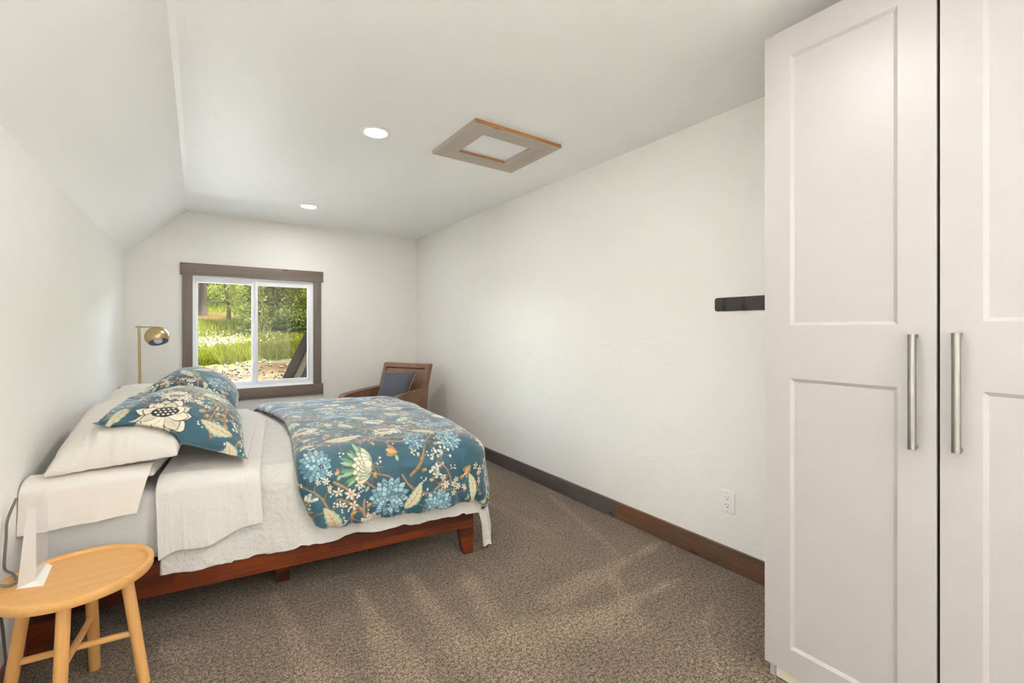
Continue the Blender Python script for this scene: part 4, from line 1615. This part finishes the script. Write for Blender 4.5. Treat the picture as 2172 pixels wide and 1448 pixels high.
fs1 = [('lotus', -0.84, 0.30, 0.38, 0.35), ('protea', -0.12, -0.25, 0.38, 3.6), ('leaf', -0.80, -0.42, 0.26, 1.5), ('berries', -0.62, -0.72, 0.16, 0), ('tulip', -0.52, -0.60, 0.13, 0.2),
       ('dahlia', 0.34, 0.05, 0.36, 2), ('branch', -0.85, 0.80, 0.60, 0.2), ('branch', -0.42, 0.12, 0.60, 0.3), ('branch', -0.20, 0.3, 0.9, -1.3), ('branch', -0.80, -0.15, 0.5, -0.9),
       ('leaf', 0.05, 0.55, 0.26, 2.6), ('star', -0.45, 0.0, 0.09, 0), ('star', -0.3, 0.62, 0.08, 1)]
fs2 = [('dahlia', -0.5, -0.2, 0.30, 1), ('leaf', -0.1, 0.3, 0.28, 2.4), ('protea', 0.3, -0.2, 0.3, 3.3), ('branch', -0.5, 0.5, 0.9, -0.3)]


def sham_canvas(fixed_, seed):
    """canvas in metres for a 0.86 x 0.62 m sham, then addressed with -1..1 coordinates"""
    f2 = [(n_, x * 0.43, y * 0.31, s_ * 0.31, r_) for n_, x, y, s_, r_ in fixed_]
    c = paint(-0.45, 0.45, -0.33, 0.33, 1000, f2, seed)
    return lambda U, V: c.sample(U * 0.43, V * 0.31)


s1 = pillow('pillow_sham', [bp(1.124, 0.03, 0.672), bp(1.20, 0.83, 0.680), bp(1.62, 0.86, 0.90), bp(1.685, 0.075, 0.885)], M['floral'], 0.175, 0.03, (420, 320), 0.07, 0.45, 0.010, 6.0, colors=sham_canvas(fs1, 21), flange=0.04, warp=(rest_on([t1, t3], 0.018), rest_on([t1, t3], 0.024)))
tag(s1, 'teal floral pillow sham with a large cream lotus, nearest on the bed', 'pillow sham', SGp)
s2 = pillow('pillow_sham', [bp(1.24, 0.90, 0.69), bp(1.27, 1.62, 0.69), bp(1.70, 1.66, 0.95), bp(1.70, 0.93, 0.93)], M['floral'], 0.19, 0.03, (300, 240), 0.07, 0.45, 0.010, 9.0, colors=sham_canvas(fs2, 33), flange=0.04, warp=(rest_on([t3, t1]), rest_on([t3, t1], 0.012)))
tag(s2, 'teal floral pillow sham behind the lotus sham, nearer the window', 'pillow sham', SGp)

# ================================================================ outdoors, beyond the window
rgo = np.random.RandomState(5)


def leaf_mat(name, tr=0.35):
    t = NT(name)
    at = t.n('ShaderNodeAttribute', attribute_name='pattern')
    n = t.noise(t.coord(), 3.0, 2)
    c = t.mix(1.0, at.outputs['Color'], t.ramp(n, [(0.3, (0.85, 0.85, 0.85, 1)), (0.7, (1.15, 1.15, 1.1, 1))]), 'MULTIPLY')
    a = t.n('ShaderNodeBsdfDiffuse')
    b = t.n('ShaderNodeBsdfTranslucent')
    t.l(c, a.inputs[0])
    t.l(c, b.inputs[0])
    mx = t.n('ShaderNodeMixShader')
    mx.inputs[0].default_value = tr
    t.l(a.outputs[0], mx.inputs[1])
    t.l(b.outputs[0], mx.inputs[2])
    t.l(mx.outputs[0], t.out.inputs[0])
    return t.m


M['leaf'] = leaf_mat('foliage_leaves')
M['bark'] = wood('tree_bark', [(0.3, rgb(10, 8, 6)), (0.5, rgb(18, 14, 11)), (0.75, rgb(28, 23, 19))], along=2, scale=0.35, rough=1.0, knots=False, spec=0.0)
M['bark_red'] = wood('reddish_bark', [(0.3, rgb(14, 8, 6)), (0.5, rgb(24, 14, 10)), (0.75, rgb(33, 20, 14))], along=2, scale=0.35, rough=1.0, knots=False, spec=0.0)


def hill_z(x, y):
    base = np.interp(y, [5.5, 7.3, 7.9, 9.4, 10.0, 16.0, 20.0, 26.0, 60.0], [-1.0, -0.45, -0.15, 0.66, 0.80, 1.10, 1.86, 3.2, 13.0])
    return base + 0.10 * fbm(x * 0.6 + 4, y * 0.6, 3) * np.clip((y - 7) / 3, 0.2, 1) - 0.03 * np.clip(x - 0.5, 0, 4) * np.clip((12.5 - y) / 3, 0, 1)


def col_attr(me, c, k=0.074):
    c = np.asarray(c) * k
    ca = me.color_attributes.new('pattern', 'FLOAT_COLOR', 'POINT')
    c4 = np.ones((len(me.vertices), 4), np.float32)
    c4[:, :3] = c
    ca.data.foreach_set('color', c4.ravel())


def quads_obj(name, V, cols, mat, parent=None, loc=(0, 0, 0)):
    """V: (n, 4, 3) loose quads, cols: (n, 3)"""
    n = len(V)
    me = bpy.data.meshes.new(name)
    me.vertices.add(n * 4)
    me.vertices.foreach_set('co', V.astype(np.float32).ravel())
    me.loops.add(n * 4)
    me.loops.foreach_set('vertex_index', np.arange(n * 4, dtype=np.int32))
    me.polygons.add(n)
    me.polygons.foreach_set('loop_start', np.arange(0, n * 4, 4, dtype=np.int32))
    me.update(calc_edges=True)
    col_attr(me, np.repeat(cols, 4, 0))
    me.materials.append(mat)
    o = bpy.data.objects.new(name, me)
    C.objects.link(o)
    o.location = loc
    if parent:
        o.parent = parent
    return o


# ground
hx = np.linspace(-9, 26, 240)
hy = np.concatenate([np.linspace(5.75, 11, 150), np.linspace(11.1, 55, 160)])
HX, HY = np.meshgrid(hx, hy, indexing='ij')
HZ = hill_z(HX, HY)
edge_y = 9.55 + 0.35 * fbm(HX * 1.3, HX * 0 + 2, 3)
dirt = np.clip((edge_y - HY) / 0.25, 0, 1)
HZ = HZ + dirt * 0.05 * fbm(HX * 5, HY * 5, 4)
litter = np.exp(-(((HX - 0.4) / 1.5) ** 2 + ((HY - 19.3) / 1.0) ** 2))
gcol = np.array(K(120, 150, 52)) * (1 + 0.35 * fbm(HX * 0.8, HY * 0.8, 3))[..., None]
dcol = np.array(K(198, 174, 142)) * (1 + 0.75 * fbm(HX * 7, HY * 7, 5))[..., None]
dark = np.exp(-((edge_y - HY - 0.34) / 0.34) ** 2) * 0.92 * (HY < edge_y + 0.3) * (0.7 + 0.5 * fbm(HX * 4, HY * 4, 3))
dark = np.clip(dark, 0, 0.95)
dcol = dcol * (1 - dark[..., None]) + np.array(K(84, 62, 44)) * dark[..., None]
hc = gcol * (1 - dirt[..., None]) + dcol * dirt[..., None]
hc = hc * (1 - litter[..., None]) + np.array(K(112, 82, 58)) * litter[..., None]
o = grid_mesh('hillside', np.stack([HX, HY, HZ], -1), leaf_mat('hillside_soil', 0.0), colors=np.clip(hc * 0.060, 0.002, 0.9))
struct(o)

# stones on the cut bank
n = 3200
sx_, sy_ = rgo.uniform(-1.2, 3.2, n), rgo.uniform(7.6, 9.7, n)
sz_ = hill_z(sx_, sy_)
V, cl = [], []
for i in range(n):
    r_ = 0.007 + 0.022 * rgo.rand() ** 3
    ax = rgo.normal(size=(3, 3))
    q, _ = np.linalg.qr(ax)
    q = q * r_ * np.array([1, 0.75, 0.6])[:, None]
    p = np.array([sx_[i], sy_[i], sz_[i] + r_ * 0.3])
    jit = 0.55 + 0.6 * rgo.rand(8, 1)
    cb = (jit * np.array([[a, b, c] for a in (-1, 1) for b in (-1, 1) for c in (-1, 1)])) @ q + p
    for f in ((0, 1, 3, 2), (4, 6, 7, 5), (0, 4, 5, 1), (2, 3, 7, 6), (0, 2, 6, 4), (1, 5, 7, 3)):
        V.append(cb[list(f)])
    c_ = np.array(K(236, 218, 190)) * (0.7 + 0.5 * rgo.rand())
    cl += [c_] * 6
tag(quads_obj('stones', np.array(V), np.array(cl), M['leaf']), 'loose pale stones on the cut dirt bank outside the window', 'stones', kind='stuff')

# grass
n = 70000
gy_ = 9.35 + 11.5 * rgo.rand(n) ** 1.3
gx_ = rgo.uniform(-1.0, 1.0, n) * (0.45 * gy_ * 0.55) + 0.10 * gy_
ey = 9.55 + 0.35 * fbm(gx_ * 1.3, gx_ * 0 + 2, 3)
keep = (gy_ > ey - 0.08) & (np.exp(-(((gx_ - 0.4) / 1.3) ** 2 + ((gy_ - 19.3) / 0.8) ** 2)) < 0.4)
gx_, gy_ = gx_[keep], gy_[keep]
n = len(gx_)
gz_ = hill_z(gx_, gy_) - 0.01
hgt = (0.10 + 0.16 * rgo.rand(n)) * (0.8 + 0.5 * fbm(gx_ * 1.2, gy_ * 1.2, 2))
wd_ = 0.004 + 0.006 * rgo.rand(n) + 0.0006 * (gy_ - 9)
an = rgo.rand(n) * 2 * PI
lx, ly = (rgo.rand(n) - 0.5) * 0.16, (rgo.rand(n) - 0.5) * 0.16
dx, dy = np.cos(an) * wd_, np.sin(an) * wd_
b_ = np.stack([gx_, gy_, gz_], -1)
V = np.stack([b_ + np.stack([-dx, -dy, 0 * dx], -1), b_ + np.stack([dx, dy, 0 * dx], -1), b_ + np.stack([dx * .3 + lx, dy * .3 + ly, hgt], -1), b_ + np.stack([-dx * .3 + lx, -dy * .3 + ly, hgt], -1)], 1)
mixc = rgo.rand(n)[:, None] * 0.6 + 0.4 * (0.5 + fbm(gx_ * 0.9, gy_ * 0.9, 2))[:, None]
cg = np.array(K(104, 134, 30)) * (1 - mixc) + np.array(K(212, 204, 70)) * mixc
tag(quads_obj('grass', V, cg, M['leaf']), 'long yellow-green meadow grass on the slope outside the window', 'grass', kind='stuff')

# small white wildflowers
n = 900
cx_ = rgo.randn(n)
fy_ = np.concatenate([10.4 + 1.5 * rgo.rand(500), 11.0 + 3.5 * rgo.rand(400)])
fx_ = np.concatenate([0.1 + 0.55 * rgo.randn(500), rgo.uniform(0.0, 4.2, 400)])
fz_ = hill_z(fx_, fy_) + 0.16 + 0.08 * rgo.rand(n)
rr = 0.010 + 0.012 * rgo.rand(n)
ang_ = rgo.rand(n) * 6.28
b_ = np.stack([fx_, fy_, fz_], -1)
V = np.stack([b_ + np.stack([np.cos(ang_ + k * PI / 2) * rr, np.sin(ang_ + k * PI / 2) * rr * 0.7, np.sin(ang_ * 3 + k * PI / 2) * rr], -1) for k in range(4)], 1)
tag(quads_obj('wildflowers', V, np.tile(K(245, 240, 214), (n, 1)), M['leaf']), 'tiny white wildflowers scattered over the meadow outside', 'flowers', kind='stuff')


def leaf_cloud(n, rad, size, c0, c1, seed, fill=0.55, flat=0.0, shape='ball'):
    rg = np.random.RandomState(seed)
    d = rg.normal(size=(n, 3))
    d /= np.linalg.norm(d, axis=1, keepdims=True)
    r = fill + (1 - fill) * rg.rand(n)
    lump = 1 + 0.35 * fbm(d[:, 0] * 2.2 + seed, d[:, 1] * 2.2 + d[:, 2] * 1.7, 3)
    p = d * (r * lump)[:, None]
    if shape == 'fir':
        h = rg.rand(n)
        lay_ = np.abs(np.sin(h * 26)) * 0.45 + 0.55
        rr_ = (1 - h) ** 0.9 * lay_ * np.sqrt(rg.rand(n))
        a = rg.rand(n) * 6.28
        p = np.stack([rr_ * np.cos(a), rr_ * np.sin(a), h * 2 - 1 - rr_ * 0.25], -1)
    p = p * np.array(rad)
    nrm = rg.normal(size=(n, 3)) + np.array([0, 0, flat])
    nrm /= np.linalg.norm(nrm, axis=1, keepdims=True)
    a = np.cross(nrm, rg.normal(size=(n, 3)))
    a /= np.linalg.norm(a, axis=1, keepdims=True)
    b = np.cross(nrm, a)
    s_ = (size * (0.6 + 0.8 * rg.rand(n)))[:, None]
    V = np.stack([p - a * s_, p + b * s_ * 0.55, p + a * s_, p - b * s_ * 0.55], 1)
    m = rg.rand(n)[:, None]
    return V, np.array(c0) * (1 - m) + np.array(c1) * m


def bush(x, y, rad, n, size, c0, c1, seed, name, label, cat, group, shape='ball', trunk_r=0.03):
    z = float(hill_z(np.array(x), np.array(y)))
    t = thing(name, label, cat, (x, y, z - 0.02), 0, group)
    V, cl = leaf_cloud(n, rad, size, c0, c1, seed, shape=shape)
    quads_obj('foliage', V, cl, M['leaf'], t, (0, 0, rad[2] * 1.02))
    tube('stem', [(0, 0, -0.1), (0.02, 0.01, rad[2] * 0.6), (0, 0, rad[2] * 1.5)], [trunk_r, trunk_r * 0.8, trunk_r * 0.3], M['bark'], t, 8)
    return t


LG0, LG1 = K(124, 150, 50), K(214, 214, 104)
MG0, MG1 = K(88, 118, 52), K(170, 182, 92)
DG0, DG1 = K(70, 98, 54), K(130, 150, 88)
# saplings and shrubs at the top of the meadow
bush(1.27, 14.0, (0.62, 0.6, 1.15), 4500, 0.04, MG0, LG1, 1, 'fir_sapling', 'young fir in the middle of the meadow, left of the window mullion', 'tree', None, 'fir', 0.03)
bush(1.95, 15.2, (0.95, 0.9, 1.6), 5500, 0.045, MG0, LG1, 2, 'fir_sapling', 'taller young fir just right of the window mullion', 'tree', None, 'fir', 0.04)
GS = 'green shrubs above the meadow'
for i, (x, y, rad, c0, c1, lab) in enumerate([
        (2.45, 14.4, (0.75, 0.7, 0.42), DG0, MG1, 'low round green shrub in the right pane above the flowers'),
        (3.15, 15.6, (0.7, 0.7, 0.75), MG0, LG1, 'leafy shrub at the right edge of the meadow'),
        (2.5, 16.8, (0.8, 0.8, 1.25), MG0, LG1, 'tall pale green shrub in the middle of the right pane'),
        (1.45, 17.5, (0.8, 0.8, 1.15), LG0, LG1, 'yellow-green bush behind the young fir'),
        (0.95, 21.5, (0.9, 0.8, 0.5), MG0, LG1, 'low bush between the two left tree trunks'),
        (3.5, 18.0, (1.0, 0.9, 1.7), DG0, MG1, 'dark shrub before the reddish trunk at the right')]):
    bush(x, y, rad, 5000, 0.036, c0, c1, 20 + i, 'shrub', lab, 'shrub', GS)
# forest behind
GF = 'leafy trees at the forest edge'
for i, (x, y, rad, c0, c1, lab) in enumerate([
        (-1.4, 25.5, (2.0, 1.5, 2.2), LG0, LG1, 'bright leafy tree behind the leftmost trunk'),
        (0.6, 28.0, (1.9, 1.5, 2.4), LG0, LG1, 'bright leafy tree between the left trunks'),
        (2.6, 26.5, (1.7, 1.5, 2.4), MG0, LG1, 'leafy tree above the young firs, left of the mullion'),
        (4.2, 24.5, (1.5, 1.4, 2.6), MG0, MG1, 'olive green tree in the middle of the right pane'),
        (5.3, 26.5, (1.8, 1.5, 3.0), DG0, MG1, 'dark green tree at the right end of the window view'),
        (3.3, 31.5, (2.4, 1.8, 3.4), MG0, LG1, 'tall tree far up the hill behind the window mullion'),
        (-0.6, 34.0, (3.0, 2.0, 3.8), MG0, LG1, 'large tree far up the hill at the left'),
        (6.6, 31.0, (2.6, 2.0, 4.2), DG0, MG1, 'large dark tree far up the hill at the right')]):
    bush(x, y, rad, 9000, 0.07, c0, c1, 40 + i, 'leafy_tree', lab, 'tree', GF, 'ball', 0.12)


def trunk(x, y, r, h, mat, lab, lean_=0.0, cat='tree'):
    z = float(hill_z(np.array(x), np.array(y)))
    t = thing('pine_tree', lab, cat, (x, y, z - 0.05), 0, 'tree trunks seen through the window')
    tube('trunk', [(0, 0, 0), (0, 0, 0.12), (0.01, 0, 0.45), (lean_ * 0.4, 0, h * 0.4), (lean_, 0, h)], [r * 1.9, r * 1.35, r * 1.08, r * 0.95, r * 0.6], mat, t, 14)
    V, cl = leaf_cloud(900, (1.1, 1.1, 1.6), 0.12, MG0, MG1, int(x * 10) + 99)
    quads_obj('crown', V, cl, M['leaf'], t, (lean_, 0, h))
    return t


trunk(0.115, 19.6, 0.13, 7.5, M['bark'], 'thick dark pine trunk in the left window pane')
trunk(0.42, 22.5, 0.13, 7.5, M['bark'], 'pine trunk partly hidden behind the thick dark trunk')
trunk(0.86, 18.2, 0.055, 6.0, M['bark'], 'thin leaning trunk to the right of the thick pine', -0.55)
trunk(3.42, 15.2, 0.07, 5.5, M['bark_red'], 'reddish brown trunk at the right edge of the window view')

# roof edge of the lower gable just outside
rf = thing('porch_gable', 'dark grey gable edge outside the lower right corner of the window', 'gable', (0, 6.25, 0))
gable = plain('grey_green_siding', rgb(30, 30, 26), 1.0, spec=0.0)
fascia = plain('weathered_fascia', rgb(52, 50, 44), 1.0, spec=0.0)
bm_obj('gable_wall', prism_bm([(1.012, 0.60), (2.4, 3.66), (2.4, -1.0), (0.3, -1.0)], 0.03, 0.5, None, 'xzy'), gable, rf)
bm_obj('rake_board', prism_bm([(0.982, 0.64), (2.36, 3.66), (2.44, 3.66), (1.05, 0.60), (0.35, -0.93), (0.28, -0.90)], 0.0, 0.03, None, 'xzy'), fascia, rf)
bm_obj('roof_edge', prism_bm([(0.958, 0.64), (2.34, 3.68), (2.37, 3.67), (0.985, 0.64), (0.28, -0.90), (0.255, -0.89)], -0.02, 0.55, None, 'xzy'), plain('dark_roof_edge', rgb(22, 19, 16), 1.0, spec=0.0), rf)

# added unseen pale roof below the sill, bounces sunlight onto the ceiling
pr_ = prism_bm([(YF + T + 0.01, 0.50), (7.3, 0.42), (7.3, 0.38), (YF + T + 0.01, 0.46)], -4.0, 0.92, None, 'yzx')
struct(bm_obj('added_bounce_roof', pr_, plain('pale_bounce_metal', rgb(236, 236, 234), 0.7, var=0.03, scale=6)))
# added unseen pale ground outside the extra glazing, bounces daylight indoors
struct(box('ground', XR + T + 0.02, 12, -9, 4, -0.12, -0.02, plain('bounce_gravel', rgb(226, 222, 214), 0.9, var=0.08, scale=8), None))
